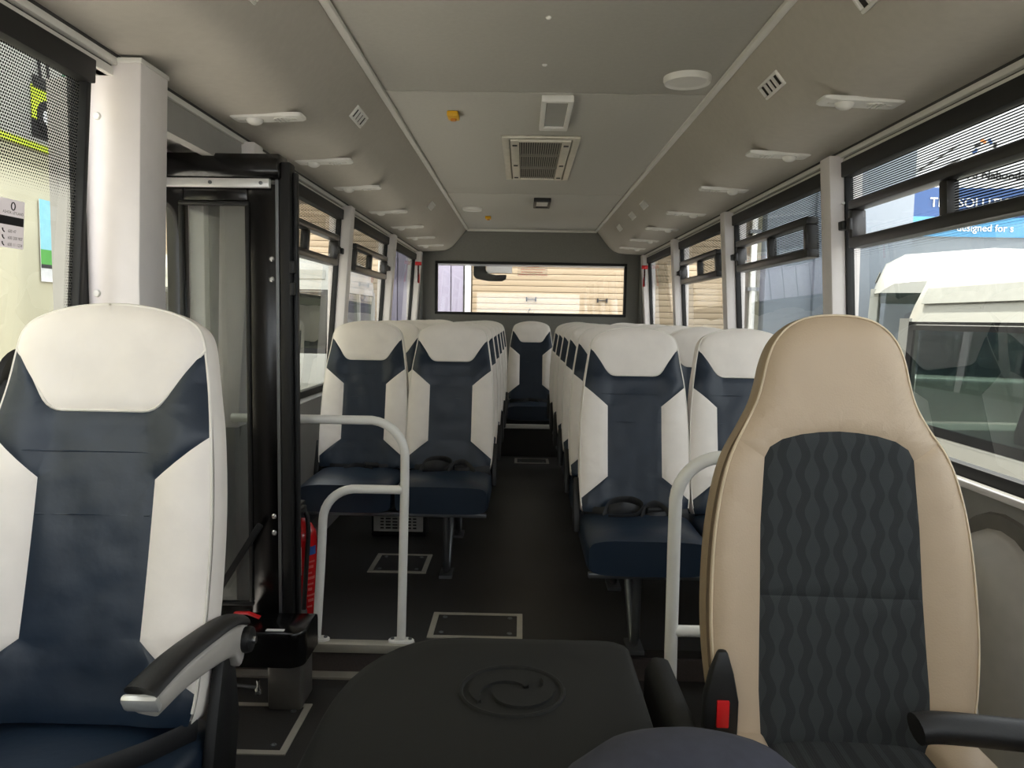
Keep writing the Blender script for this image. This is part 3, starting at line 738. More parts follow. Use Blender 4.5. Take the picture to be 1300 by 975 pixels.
SV = .56
headp = B.run(SV, B.vtop, 1)[:-1] + B.run(B.vtop, SV, -1) + ins_top[::-1]
boR = B.run(0, SV, 1) + [(.138, .525), (.146, .40), (.148, .27), (.153, .10), (.150, 0)]
boL = [(-u, v) for u, v in boR[::-1]]
for nm, po, mm in (('head_panel', headp, beige_m), ('side_bolster', boR, beige_m), ('side_bolster', boL, beige_m), ('centre_panel', upper, fabric_m), ('lower_centre_panel', lower, fabric_m)):
    o = obj_from(nm, B.panel(nm, po, mm, puff=.005, seam=.018), bk)
    if mm is fabric_m: o['label'] = 'charcoal fabric with wavy lozenges'
obj_from('edge_stitching', B.seam('edge_stitching', [(u * .985, v) for u, v in B.run(.02, B.vtop, 1)[:-1] + B.run(B.vtop, .02, -1)], beigest_m, .0022, .003), bk)
# cushion: fabric middle, beige bolsters
dc = obj_from('cushion', cushion_mesh(.32, .48, .14, fabric_m, 5., crown=.01), ds); dc.location = (0, -.47, .31)
for s in (-1, 1):
    o = obj_from('cushion_bolster', cushion_mesh(.10, .47, .165, beige_m, 6., crown=.008, name='cushion_bolster'), ds); o.location = (s * .188, -.46, .30)
MB().ring_loft([[(-k, -.40, z), (k, -.40, z), (k, -.02, z), (-k, -.02, z)] for z, k in ((ZL, .20), (.10, .18), (.30, .20), (.32, .22))]).build('pedestal', blackp_m, ds, bevel=.01)
MB().prism([(-.02, .36), (.05, .36), (.07, .50), (.03, .56), (-.01, .50)], 'x', .235, .262).build('side_hinge', greypl_m, ds, bevel=.006)
am = cr_spline([Vector(p) for p in ((.06, -.19, .556), (.10, -.19, .560), (.22, -.20, .558), (.36, -.21, .55), (.48, -.22, .545))], 5)
MB().tube(am, 0, 14, flat=(.024, .03)).build('armrest', blackp_m, ds, smooth=60)
# belt buckle on a stalk beside the seat
bu = empty('belt_buckle', (.30 - .528, 1.33 - 1.40, .435)); bu.parent = ds; bu['label'] = 'black belt buckle with red button'
MB().ring_loft([[(-a, -b, z), (a, -b, z), (a, b, z), (-a, b, z)] for z, a, b in ((.02, .030, .016), (.10, .030, .018), (.15, .020, .015), (.19, .008, .008))]).build('buckle_body', blackp_m, bu, bevel=.006)
MB().b2(-.010, .012, -.0225, -.016, .055, .105).build('release_button', red_m, bu, bevel=.002)['label'] = 'red release button'
MB().tube([(0, .02, -.10), (0, .01, .03)], 0, 8, flat=(.02, .006)).build('stalk', belt_m, bu)

# ---------------------------------------------------------------- engine cover
ec = tag(empty('engine_cover', (-.09, 1.04, ZL)), 'large black domed engine cover with raised round emblem between the front seats', 'engine cover')
def superplan(cx, cy, hx, hy, n=48, e=.42):
    out = []
    for k in range(n):
        a = 2 * PI * k / n; c, s_ = math.cos(a), math.sin(a)
        out.append((cx + math.copysign(abs(c) ** e, c) * hx, cy + math.copysign(abs(s_) ** e, s_) * hy))
    return out
def ecring(z, ins):
    # rounded-rectangle plan with a larger rear-left corner; x -.34..+.28, y -.85..+.68 about the empty
    x0, x1, y0, y1 = -.345 + ins, .272 - ins * .3, -.9 + ins, .665 - ins
    pts = []
    def corner(cx, cy, rx, ry, a0):
        for k in range(9):
            a = math.radians(a0 + 90 * k / 8); pts.append((cx + rx * math.cos(a), cy + ry * math.sin(a), z - ZL))
    corner(x1 - .05, y1 - .05, .05, .05, 0); corner(x0 + .20, y1 - .34, .20, .34, 90); corner(x0 + .05, y0 + .05, .05, .05, 180); corner(x1 - .05, y0 + .05, .05, .05, 270)
    return pts
MB().ring_loft([ecring(ZL, -.04), ecring(.2, -.02), ecring(.42, -.004), ecring(.462, .004), ecring(.485, .018), ecring(.496, .04), ecring(.50, .075), ecring(.503, .14)]).build('cover_shell', engine_m, ec, smooth=50)
em = MB(); em.tube([(.012 + .098 * math.cos(a), .37 + .098 * math.sin(a), .503 - ZL) for a in [2 * PI * k / 40 for k in range(40)]], .005, 8, closed=True)
em.build('emblem_ring', engine_m, ec)
def swoosh(rot, name):
    pts = []
    for k in range(15):
        a = math.radians(20 + 200 * k / 14); r = .030 + .048 * k / 14
        w = .004 + .016 * math.sin(PI * k / 14)
        pts.append((a, r, w))
    outer = [((r + w) * math.cos(a + rot), (r + w) * math.sin(a + rot)) for a, r, w in pts]
    inner = [((r - w) * math.cos(a + rot), (r - w) * math.sin(a + rot)) for a, r, w in pts]
    m = MB(); n = len(pts); vs = []
    for z in (.500, .5085):
        vs += [(.012 + x, .37 + y, z - ZL) for x, y in outer] + [(.012 + x, .37 + y, z - ZL) for x, y in inner]
    fs = []
    for i in range(n - 1):
        fs += [(i, i + 1, n + i + 1, n + i), (2 * n + i, 3 * n + i, 3 * n + i + 1, 2 * n + i + 1), (i, 2 * n + i, 2 * n + i + 1, i + 1), (n + i, n + i + 1, 3 * n + i + 1, 3 * n + i)]
    m.add(vs, fs); m.build(name, engine_m, ec, smooth=40)
swoosh(0, 'emblem_swallow'); swoosh(PI, 'emblem_swallow')
cs = tag(MB().prism([(.20, ZL), (.206, .46), (.222, .49), (.258, .485), (.272, .40), (.276, ZL)], 'y', .35, 1.615).build('side_console', engine_m, bevel=.012), 'narrow black console between engine cover and driver seat', 'console')
kb = MB().lathe([(.001, .0), (.12, .0), (.135, .04), (.125, .09), (.09, .125), (.05, .142), (.001, .147)], 28)
kb.v = [(x * 1.2, y * .75, z) for x, y, z in kb.v]
tag(kb.build('padded_cover', bluegrey_m, smooth=60, loc=(.135, .86, .503 + .075)), 'soft dark blue grey rounded cover resting on the engine cover', 'cover')

# ================================================================ HANDRAILS, EXTINGUISHER, HATCHES
hr = tag(empty('entrance_handrail', (-.50, 2.76, 0)), 'white tubular handrail in front of the entrance side seats', 'handrail')
R = .0165
p = [Vector((-.62, 0, .832))] + [Vector((-.11, 0, .832))] + arc((-.12, 0, .702), .13, 84, 4, 8) + [Vector((.01, 0, .60)), Vector((0, 0, .02))]
MB().tube(p, R, 14).build('outer_tube', whitepaint_m, hr, smooth=60)
p = [Vector((.0, 0, .578)), Vector((-.17, 0, .578))] + arc((-.17, 0, .458), .12, 96, 178, 8) + [Vector((-.298, 0, .30)), Vector((-.315, 0, .02))]
MB().tube(p, R, 14).build('inner_tube', whitepaint_m, hr, smooth=60)
for x in (0, -.315):
    f = MB().tube([(-.04, 0, .011), (.04, 0, .011)], 0, 12, flat=(.022, .006)); f = MB()
    ring = lambda z, k: [(math.cos(a) * .03 * k + math.copysign(.018, math.cos(a)), math.sin(a) * .022 * k, z) for a in [2 * PI * (i + .5) / 20 for i in range(20)]]
    f.ring_loft([ring(.006, 1), ring(.013, 1), ring(.016, .85)]); fo = f.build('foot_plate', whitepaint_m, hr, loc=(x, 0, 0))
    for sx in (-1, 1): MB().lathe([(.001, .016), (.007, .016), (.007, .021), (.001, .022)], 8).build('foot_screw', steel_m, fo, loc=(sx * .033, 0, 0))
hr2 = tag(empty('driver_handrail', (.365, 2.12, ZL)), 'white tubular handrail behind the beige driver seat', 'handrail')
zz = -ZL
p = [Vector((.60, 0, .835 + zz)), Vector((.14, 0, .835 + zz))] + arc((.13, 0, .705 + zz), .13, 96, 176, 8) + [Vector((0, 0, .60 + zz)), Vector((.005, 0, .012))]
MB().tube(p, R + .002, 14).build('outer_tube', whitepaint_m, hr2, smooth=60)
MB().tube([(0, 0, .335 + zz), (.60, 0, .335 + zz)], R, 12).build('lower_tube', whitepaint_m, hr2, smooth=60)
MB().tube([(.60, 0, .86 + zz), (.60, 0, .012)], R, 12).build('wall_tube', whitepaint_m, hr2, smooth=60)
for x in (0.005, .60): MB().lathe([(.001, 0), (.04, 0), (.04, .006), (.02, .012), (.001, .012)], 18).build('foot_plate', whitepaint_m, hr2, loc=(x, 0, 0))

fe = tag(empty('fire_extinguisher', (-.915, 2.93, 0)), 'red fire extinguisher with black hose standing behind the black door post', 'fire extinguisher')
MB().lathe([(.001, 0), (.052, 0), (.056, .008), (.056, .34), (.050, .375), (.034, .40), (.018, .412), (.016, .425), (.001, .425)], 28).build('cylinder', redp_m, fe, smooth=50)
MB().lathe([(.001, .425), (.016, .425), (.018, .43), (.018, .455), (.001, .455)], 14).build('valve', steel_m, fe)
MB().b2(-.012, .012, -.09, .02, .455, .468).b2(-.010, .010, -.085, .01, .478, .49).build('trigger', blackp_m, fe, bevel=.003)
MB().tube(cr_spline([Vector(p) for p in ((.018, -.01, .44), (.035, -.05, .43), (.040, -.062, .36), (.034, -.068, .25), (.026, -.066, .14), (.022, -.064, .075))], 6), .009, 10).build('hose', rubber_m, fe, smooth=60)
MB().lathe([(.001, 0), (.011, 0), (.013, .02), (.011, .03), (.001, .03)], 12).build('nozzle', steel_m, fe, loc=(.022, -.064, .05))
def wrap(name, a0, a1, z0, z1, m):
    mb = MB(); n = 8; vs = []
    for k in range(n + 1):
        a = math.radians(a0 + (a1 - a0) * k / n); vs += [(.0568 * math.cos(a), .0568 * math.sin(a), z0), (.0568 * math.cos(a), .0568 * math.sin(a), z1)]
    mb.add(vs, [(2 * k, 2 * k + 2, 2 * k + 3, 2 * k + 1) for k in range(n)]); return mb.build(name, m, fe)
wrap('label_white', -110, -78, .21, .32, label_m); wrap('label_blue', -62, -15, .285, .318, labelb_m)
for k in range(9):
    wrap('label_print', -58 + 4 * (k % 2), -22 - 7 * (k % 3), .255 - .022 * k, .262 - .022 * k + .004 * (k % 2), mat('label pink print', (198, 84, 78), .5))
def letters(s): pass
text_mesh('label_letters', 'P', .03, whiteink_m, fe, Matrix.Translation((.028, -.0515, .290)) @ Matrix.Rotation(math.radians(28), 4, 'Z') @ Matrix.Rotation(PI / 2, 4, 'X'))

def hatch(x0, x1, y0, y1, z, label, strip=True):
    h = tag(empty('floor_hatch', ((x0 + x1) / 2, (y0 + y1) / 2, z)), label, 'floor hatch', 'floor hatches')
    hx, hy = (x1 - x0) / 2, (y1 - y0) / 2
    frame_rect2 = MB()
    for a in ((-hx, hx, -hy, -hy + .022), (-hx, hx, hy - .022, hy), (-hx, -hx + .022, -hy + .022, hy - .022), (hx - .022, hx, -hy + .022, hy - .022)):
        frame_rect2.b2(a[0], a[1], a[2], a[3], 0, .004)
    frame_rect2.build('edge_frame', nosing_m, h, smooth=0)
    MB().b2(-hx + .024, hx - .024, -hy + .024, hy - .024, 0, .003).build('lid', floor_m, h, smooth=0)
    for sx in (-1, 1):
        for sy in (-1, 1):
            MB().lathe([(.001, .003), (.010, .003), (.009, .006), (.004, .006), (.003, .0045), (.001, .0045)], 12).build('screw', steel_m, h, loc=(sx * (hx - .05), sy * (hy - .05), 0))
    return h
hatch(-.412, -.05, 2.81, 3.06, 0, 'square floor hatch with pale metal edge beside the engine cover')
hatch(-.785, -.508, 3.54, 3.825, 0, 'floor hatch under the first entrance side seats')
hatch(-1.06, -.76, 2.195, 2.50, ZL, 'lower floor hatch between assistant seat and door drive box')
hatch(-.12, .17, 6.36, 6.58, 0, 'small dark floor hatch before the rear bench')
ht = tag(empty('heater_unit', (-.735, 4.15, 0)), 'low heater box with pale slotted grille under the first entrance side seats', 'heater')
MB().b2(-.15, .15, .0, .16, 0, .15).build('heater_box', blackp_m, ht, bevel=.005)
g = MB(); g.b2(-.135, .135, -.012, 0, .03, .042); g.b2(-.135, .135, -.012, 0, .118, .13); g.b2(-.135, -.10, -.012, 0, .042, .118); g.b2(.10, .135, -.012, 0, .042, .118)
g.build('grille_frame', mat('galvanised sheet', (196, 196, 190), .45, metal=.3), ht)
for k in range(4): MB().b2(-.10, .10, -.010, -.002, .053 + .017 * k, .060 + .017 * k).build('grille_bar', MATS['galvanised sheet'], ht)
for k in range(5): MB().b2(-.075 + .0375 * k - .004, -.075 + .0375 * k + .004, -.011, -.002, .042, .118).build('grille_post', MATS['galvanised sheet'], ht)

# moulded cover on the wall beside the driver seat
mc = tag(empty('moulded_cover', (1.157, 1.92, .30)), 'grey moulded plastic cover with rounded top on the wall beside the driver seat', 'wall cover')
def arch(w, h, n=14, base=-.4):
    return [(w, base)] + [(w * math.cos(PI * k / n), h * math.sin(PI * k / n) ** .8) for k in range(n + 1)] + [(-w, base)]
rings = []
for x, w, h in ((0, .25, .40), (-.03, .24, .39), (-.06, .215, .365), (-.085, .17, .33), (-.095, .10, .26)):
    rings.append([(x, y, z) for y, z in arch(w, h)])
MB().ring_loft(rings).build('cover_body', greypl_m, mc, smooth=60)
MB().ring_loft([[(x, y, z) for y, z in arch(w, h)] for x, w, h in ((.0, .29, .44), (-.012, .285, .435))]).build('flange', mat('grey flange', (112, 108, 102), .5), mc)
for y, z in ((-.17, .32), (.17, .32)): MB().lathe([(.001, -.016), (.008, -.015), (.008, -.012), (.001, -.012)], 10, (0, 0, 0), 'x').build('screw', screw_m, mc, loc=(0, y * 1.45, z - .02))

# ================================================================ CEILING FITTINGS
def service_unit(side):
    u = empty('service_unit')
    ring = lambda z, k: [(math.copysign(abs(math.cos(a)) ** .2, math.cos(a)) * .118 * k, math.copysign(abs(math.sin(a)) ** .2, math.sin(a)) * (.040 * k), z) for a in [2 * PI * (i + .5) / 28 for i in range(28)]]
    MB().ring_loft([ring(.004, 1), ring(-.004, 1), ring(-.008, .94), ring(-.008, .80)]).build('base_plate', white_m, u, smooth=40)
    sd = -1 if side < 0 else 1
    MB().lathe([(.001, -.026), (.014, -.024), (.024, -.018), (.028, -.008), (.028, -.004), (.001, -.004)], 20).build('lamp_dome', white_m, u, loc=(-.045 * (1 if side < 0 else -1), 0, 0), smooth=60)
    v = MB().lathe([(.001, -.0075), (.024, -.0075), (.024, -.011), (.027, -.011), (.028, -.006), (.001, -.006)], 20).build('vent_ring', white_m, u, loc=(.045 * (1 if side < 0 else -1), 0, 0), smooth=40)
    MB().lathe([(.001, -.0079), (.0235, -.0079), (.0235, -.0072), (.001, -.0072)], 20).build('vent_hole', dark_m, v)
    for k in (-1, 0, 1): MB().b2(k * .013 - .003, k * .013 + .003, -.022, .022, -.013, -.008).build('louver', white_m, v)
    for k in (-1, 1): MB().b2(k * .085 - .008, k * .085 + .008, -.006, .006, -.010, -.008).build('switch', trim_m, u)
    return u
for side, X, ys, nm in ((-1, -.925, (2.60, 3.32, 3.98, 4.87, 5.67, 6.40, 7.08), 'entrance'), (1, .905, (2.33, 3.06, 3.87, 4.75, 5.55, 6.35, 7.05), 'driver')):
    su = service_unit(side)
    for i, y in enumerate(ys):
        o = su if i == 0 else copy_tree(su)
        o.location = (X, y, 1.859); o.rotation_euler = (0, side * .035, 0)
        if side > 0 and i == 0: o.rotation_euler = (0, -.035, PI)
        tag(o, 'white reading lamp unit under the %s side duct, %s back from the %s' % (nm, (ordn + ['seventh'])[i], 'boxed pillar' if side < 0 else 'driver seat'), 'reading light', 'reading lamp units under the %s side duct' % nm)
def slope_vent(side):
    u = empty('duct_louver')
    fr = MB(); frame_rect(fr, -.088, .088, -.027, .027, -.009, .004, .010); fr.build('louver_frame', white_m, u, bevel=.003)
    MB().b2(-.078, .078, -.001, .003, -.020, .020).build('louver_back', dark_m, u)
    for k in range(3): MB().b2(-.038 + .038 * k - .005, -.038 + .038 * k + .005, -.008, .0, -.019, .019).build('louver_bar', white_m, u)
    return u
def duct_point(z):  # x on the sloping face for height z
    return .70 + (2.0 - z) * (.745 - .70) / (2.0 - 1.945)
for side, ys, nm in ((-1, (1.83, 3.04, 5.4), 'entrance'), (1, (1.84, 2.57, 5.2, 5.75, 6.5), 'driver')):
    su = slope_vent(side)
    for i, y in enumerate(ys):
        o = su if i == 0 else copy_tree(su)
        z = 1.975; x = duct_point(z)
        nrm = Vector((-side * (2.0 - 1.945), 0, -(.745 - .70))).normalized()     # into the cabin
        yax = -nrm; xax = Vector((0, 1, 0)); zax = xax.cross(yax)
        o.matrix_local = Matrix.Translation((side * x, y, z)) @ Matrix((xax, yax, zax)).transposed().to_4x4()
        tag(o, 'small white slatted louver on the sloping %s side duct, %s from the front' % (nm, ordn[i]), 'air louver', 'louvers on the %s side duct' % nm)
def speaker(x, y, r, label):
    o = tag(empty('ceiling_speaker', (x, y, 2.08)), label, 'speaker')
    MB().lathe([(.001, -.012), (r * .8, -.014), (r * .86, -.020), (r * .95, -.022), (r, -.012), (r, .002), (.001, .002)], 32).build('speaker_rim', white_m, o, smooth=50)
    MB().lathe([(.001, -.017), (r * .8, -.0165), (r * .8, -.013), (.001, -.013)], 32).build('speaker_grille', trim_m, o)
speaker(.503, 2.85, .085, 'round white ceiling speaker near the driver side duct'); speaker(-.49, 6.235, .078, 'round pale ceiling speaker near the rear and the entrance side duct')
def button(x, y, label):
    o = tag(empty('alarm_button', (x, y, 2.08)), label, 'button')
    MB().b2(-.024, .024, -.045, .045, -.022, 0).build('button_box', yellow_m, o, bevel=.005)
    MB().lathe([(.001, -.030), (.012, -.030), (.014, -.02), (.001, -.02)], 14).build('button_cap', mat('amber cap', (190, 120, 20), .4), o, loc=(0, .012, 0))
button(-.385, 3.38, 'yellow call button on the ceiling beside the large lamp'); button(-.388, 6.75, 'yellow call button on the ceiling beside the rear speaker')
def lamp(x, y, w, l, lens, label, dep=.028):
    o = tag(empty('ceiling_lamp', (x, y, 2.08)), label, 'ceiling lamp')
    m = MB()
    for a in ((-w, w, -l, -l + .022), (-w, w, l - .05, l), (-w, -w + .02, -l + .022, l - .05), (w - .02, w, -l + .022, l - .05)): m.b2(a[0], a[1], a[2], a[3], -dep, 0)
    m.build('lamp_frame', white_m if dep < .03 else blackp_m, o, bevel=.004)
    MB().b2(-w + .019, w - .019, -l + .021, l - .049, -dep * .7, -.002).build('lamp_lens', lens, o)
lamp(.05, 3.32, .063, .235, lens_m, 'long rectangular ceiling lamp with grey lens ahead of the air return grille')
lamp(.055, 5.83, .062, .17, white_m, 'small ceiling lamp with white lens and dark rim behind the grille', .03)
# A/C return grille
ag = tag(empty('air_return_grille', (0, 4.32, 2.08)), 'large metal air return grille with dark slats in the ceiling centre', 'air grille')
gm_ = mat('champagne aluminium', (205, 200, 186), .4, metal=.25)
m = MB()
for a in ((-.19, .19, -.56, -.52), (-.19, .19, .54, .56), (-.19, -.155, -.52, .54), (.155, .19, -.52, .54)): m.b2(a[0], a[1], a[2], a[3], -.012, 0)
m.build('outer_frame', gm_, ag, bevel=.003)
m = MB()
for a in ((-.148, -.105, -.51, .53), (.105, .148, -.51, .53), (-.105, .105, .505, .53), (-.105, .105, -.51, -.485)): m.b2(a[0], a[1], a[2], a[3], -.018, 0)
m.build('door_frame', gm_, ag, bevel=.003)
MB().b2(-.11, .11, -.49, .51, -.003, .0).build('cavity', dark_m, ag)
slat_me = MB().b2(-.0032, .0032, -.485, .505, -.012, -.004).mesh('slat', mat('grille slat', (128, 126, 118), .5), 0)
for k in range(18): o = obj_from('slat', slat_me, ag); o.location = (-.0986 + .0116 * k, 0, 0)
for y in (-.15, .18): MB().b2(-.105, .105, y - .012, y + .012, -.014, -.004).build('cross_bar', MATS['grille slat'], ag)
for sx in (-1, 1):
    for y in (-.42, .08, .45): MB().b2(-.012, .012, -.012, .012, -.021, -.017).build('catch', blackp_m, ag, loc=(sx * .127, y, 0))
for y, nm in ((2.314, 'farther from the panel seam'), (2.731, 'close to the panel seam')): tag(MB().lathe([(.001, -.006), (.006, -.005), (.009, -.001), (.009, .0), (.001, .0)], 12).build('ceiling_screw_cap', white_m, loc=(-.012, y, 2.08)), 'small white screw cap on the front ceiling panel, ' + nm, 'screw cap', 'screw caps on the front ceiling panel')
for s, nm in ((-1, 'entrance'), (1, 'driver')):
    h = tag(empty('emergency_hammer', (s * 1.09, 7.50, 1.53)), 'red emergency hammer on the rear pillar of the %s side' % nm, 'hammer')
    MB().b2(-.012, .012, -.02, -.004, 0, .2).build('handle', red_m, h, bevel=.004); MB().b2(-.03, .03, -.03, -.004, .17, .205).build('hammer_head', red_m, h, bevel=.005)

# ================================================================ WINDOW STICKERS
st = tag(empty('service_sticker', (-1.150, 1.60, 1.392)), 'white service phone notice stuck on the dotted front window', 'sticker')
TH = Matrix.Rotation(math.atan(.07), 4, 'Y')
st.matrix_local = Matrix.Translation((-(gx(1.39) + .008) , 1.60, 1.392)) @ TH
MB().b2(.0, .0012, -.09, .083, -.052, .050).build('sheet', film('sticker paper', (224, 220, 226), 0), st, smooth=0)
MB().b2(.0012, .0018, -.09, .081, -.004, .014).build('bar', ink_m, st, smooth=0)
TM = lambda y, z: Matrix.Translation((.0022, y, z)) @ Matrix(((0, 0, 1, 0), (1, 0, 0, 0), (0, 1, 0, 0), (0, 0, 0, 1)))
text_mesh('print', 'ASHOK LEYLAND', .0085, ink_m, st, TM(.012, .0195))
MB().tube([(.0022, .045 + .006 * math.cos(a), .036 + .008 * math.sin(a)) for a in [2 * PI * k / 16 for k in range(16)]], .0012, 5, closed=True).build('logo', ink_m, st)
for z, t in ((-.020, '600 47'), (-.034, '600 200 907'), (-.048, '600 11 1234')):
    text_mesh('print', t, .0095, ink_m, st, TM(.030, z))
    MB().tube([(.0022, .013, z + .008), (.0022, .0145, z + .003), (.0022, .019, z)], .0013, 5).build('phone_icon', ink_m, st)
for y, z in ((.0, .026), (-.01, -.034)): text_mesh('print', 'SERVICE' if z < 0 else 'Nabooda', .009, ink_m, st, TM(y - .042, z))
# rear window notice, read from outside
rs = tag(empty('rear_notice', (.015, Y1 + .026, 1.68)), 'pale notice with red lettering on the rear window', 'sticker')
MB().b2(-.15, .15, 0, .001, -.055, .065).build('sheet', film('notice film', (246, 220, 208), .85), rs, smooth=0)
for k, (a, b, h) in enumerate(((-.05, .06, .012), (-.12, .13, .012), (-.11, .10, .012), (-.14, .15, .012))):
    m = MB(); x = a
    while x < b:
        w = random.uniform(.008, .02); m.b2(x, min(b, x + w), -.0015, 0, .038 - .026 * k, .038 - .026 * k + h * random.uniform(.5, 1)); x += w + .005
    m.build('red_print', redink_m, rs, smooth=0)
# thin protective film along the top of the rear pane
tag(MB().b2(-.93, .93, Y1 - .002, Y1 + .02, 1.722, 1.742).build('film_strip', film('thin white film', (240, 242, 250), .3), bevel=.004), 'thin shiny white film strip along the top of the rear window', 'film')

# ================================================================ OUTSIDE
GZ = -.95
struct(MB().b2(-40, 40, -30, 60, GZ - .1, GZ).build('ground', ground_m), 'pale concrete yard around the bus', 'ground')
# rear workshop facade
FY = 11.0
rbld = tag(empty('workshop_building', (0, FY, GZ)), 'cream and grey workshop with roller shutters behind the bus', 'building')
MB().b2(-14, 5.4, .12, 2.5, 0, 9).build('wall', creamw_m, rbld, smooth=0)  # wall top, out of view, made tall to keep sun off the bus rear
def shutter(x0, x1, h=3.8, pitch=.0845):
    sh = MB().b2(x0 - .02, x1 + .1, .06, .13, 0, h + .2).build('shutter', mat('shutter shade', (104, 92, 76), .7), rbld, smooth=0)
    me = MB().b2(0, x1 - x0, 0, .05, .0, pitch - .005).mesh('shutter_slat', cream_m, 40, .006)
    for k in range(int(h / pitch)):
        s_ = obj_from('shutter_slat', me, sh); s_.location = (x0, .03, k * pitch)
    return sh
sh = shutter(-.80, 3.02); shutter(-6.2, -2.1)
for x in (.04, 1.05): MB().b2(x - .07, x + .07, -.0, .03, 2.425, 2.435).b2(x - .075, x - .055, -.005, .03, 2.40, 2.46).b2(x + .055, x + .075, -.005, .03, 2.40, 2.46).build('shutter_lock', ink_m, rbld, smooth=0)
MB().tube([(.03, .02, 2.30), (.0, .02, 2.25), (.03, .02, 2.20), (.07, .02, 2.24)], .006, 6).build('stencil_mark', groove_m, rbld)
MB().b2(-.905, -.82, -.02, .12, 0, 5).build('white_post', whitepaint_m, rbld, bevel=.01); MB().b2(-.93, -.905, -.0, .12, 0, 5).build('dark_rail', groove_m, rbld)
for k in range(6): MB().b2(-2.05 + .19 * k, -1.87 + .19 * k, .0, .12, 0, 5).build('cladding_panel', lav_m, rbld, bevel=.012)
MB().b2(3.30, 5.3, -.12, .12, 0, 6).build('grey_bay', greyw_m, rbld); MB().b2(3.95, 4.15, -.2, .0, 0, 6).build('column', mat('slate column', (98, 106, 114), .6), rbld)
MB().b2(3.3, 5.3, -.135, -.12, 1.50, 1.54).build('cladding_joint', groove_m, rbld)
MB().tube([(3.16, -.02, 0), (3.16, -.02, 5)], .04, 10).build('downpipe', whitepaint_m, rbld)
for z in (1.6, 2.6, 3.4): MB().b2(3.08, 3.24, -.07, .12, z, z + .05).build('pipe_clip', steel_m, rbld)
# left building with posters
lb_ = tag(empty('office_building', (-4, 3.5, GZ)), 'cream rendered building with posters beyond the dotted front window', 'building')
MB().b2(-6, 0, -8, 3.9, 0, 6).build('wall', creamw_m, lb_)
po = tag(empty('machinery_poster', (-3.985, 6.45, 3.0)), 'green poster of a yellow forklift truck on the cream building', 'poster')
def pq(name, y0, y1, z0, z1, d, m): return MB().b2(d, d + .004, y0, y1, z0, z1).build(name, m, po, smooth=0)
pq('poster_sheet', -.9, .60, -.46, .75, 0, pgrey_m); pq('green_field', .36, .60, -.46, .75, .004, green_m); pq('dark_green_field', .16, .36, -.46, .75, .004, dgreen_m)
pq('lime_border', -.9, .60, -.52, -.46, .0, lime_m); pq('dark_floor', -.28, .40, -.42, -.24, .008, ink_m)
pq('truck_body', -.28, .06, -.28, -.02, .012, lime_m); pq('truck_hood', -.26, .04, -.03, .06, .016, ink_m)
for y in (-.17, -.06): MB().box((.014, y, .22), (.004, .03, .36), Matrix.Rotation(.12, 3, 'X')).build('truck_mast', ink_m, po)
for (y, z, r) in ((-.09, -.24, .13), (-.33, .56, .15)):
    w = MB().lathe([(.001, .016), (r, .016), (r, .022), (.001, .022)], 24, (0, y, z), 'x').build('truck_wheel', ink_m, po); MB().lathe([(.001, .022), (r * .45, .022), (r * .45, .026), (.001, .026)], 18, (0, y, z), 'x').build('wheel_hub', signw_m, w)
pq('lime_corner', -.9, -.40, .52, .72, .006, lime_m)
for k in range(6): pq('white_print', .44, .54, -.36 + .17 * k, -.36 + .17 * k + .10, .008, signw_m)
p2 = tag(empty('landscape_poster', (-3.985, 6.50, 1.80)), 'small blue sky landscape poster on the cream building', 'poster')
MB().b2(0, .004, -.26, .30, -.36, .30).build('poster_sheet', signw_m, p2); MB().b2(.004, .008, -.26, .30, -.10, .30).build('sky_field', teal_m, p2); MB().b2(.004, .008, -.26, .30, -.22, -.10).build('grass_field', green_m, p2)
MB().b2(.004, .008, -.26, .30, -.25, -.22).build('road_field', ink_m, p2); MB().lathe([(.001, .008), (.07, .008), (.07, .010), (.001, .010)], 14, (0, -.02, -.08), 'x').build('tree_shape', green_m, p2)
# billboard building
bb = tag(empty('sign_building', (6.6, 14, GZ)), 'grey building with large white and blue company sign', 'building')
MB().b2(-2.2, 16, .15, 6, 0, 7.5).build('wall', greyw_m, bb)
sg = tag(empty('company_sign', (6.63, 14.14, 2.80)), 'large company sign, white above, blue bands below', 'sign')
MB().b2(0, 9, -.05, 0, 0, 2.9).build('sign_board', signw_m, sg); MB().b2(0, 9, -.06, -.05, .35, .86).build('blue_band', blue_m, sg); MB().b2(0, 9, -.06, -.05, 0, .35).build('light_blue_band', lblue_m, sg)
RX90 = Matrix.Rotation(PI / 2, 4, 'X')
text_mesh('sign_text', 'THE SOLUTION', .235, whiteink_m, sg, Matrix.Translation((.52, -.075, .52)) @ RX90, .006)
text_mesh('sign_text', 'designed for s', .18, whiteink_m, sg, Matrix.Translation((1.02, -.075, .10)) @ RX90, .006)
text_mesh('sign_text', 'Al Naboodah', .21, ink_m, sg, Matrix.Translation((1.16, -.065, 1.02)) @ RX90, .006)
for k in range(10):
    a = 2 * PI * k / 10; MB().box((0, 0, 0), (.10, .01, .05), Matrix.Rotation(-a - .9, 3, 'Y')).build('logo_figure', (orange_m, ink_m, blue_m)[k % 3], sg, loc=(1.46 + .19 * math.cos(a), -.06, 1.50 + .19 * math.sin(a)))
for a, b, c, d in ((.1, 1.02, 1.0, 1.62), (.3, 1.0, 1.02, 1.36), (.1, 1.02, .42, 1.02)):
    MB().tube([(a, -.055, b), (c, -.055, d)], .012, 6).build('drawn_line', groove_m, sg)

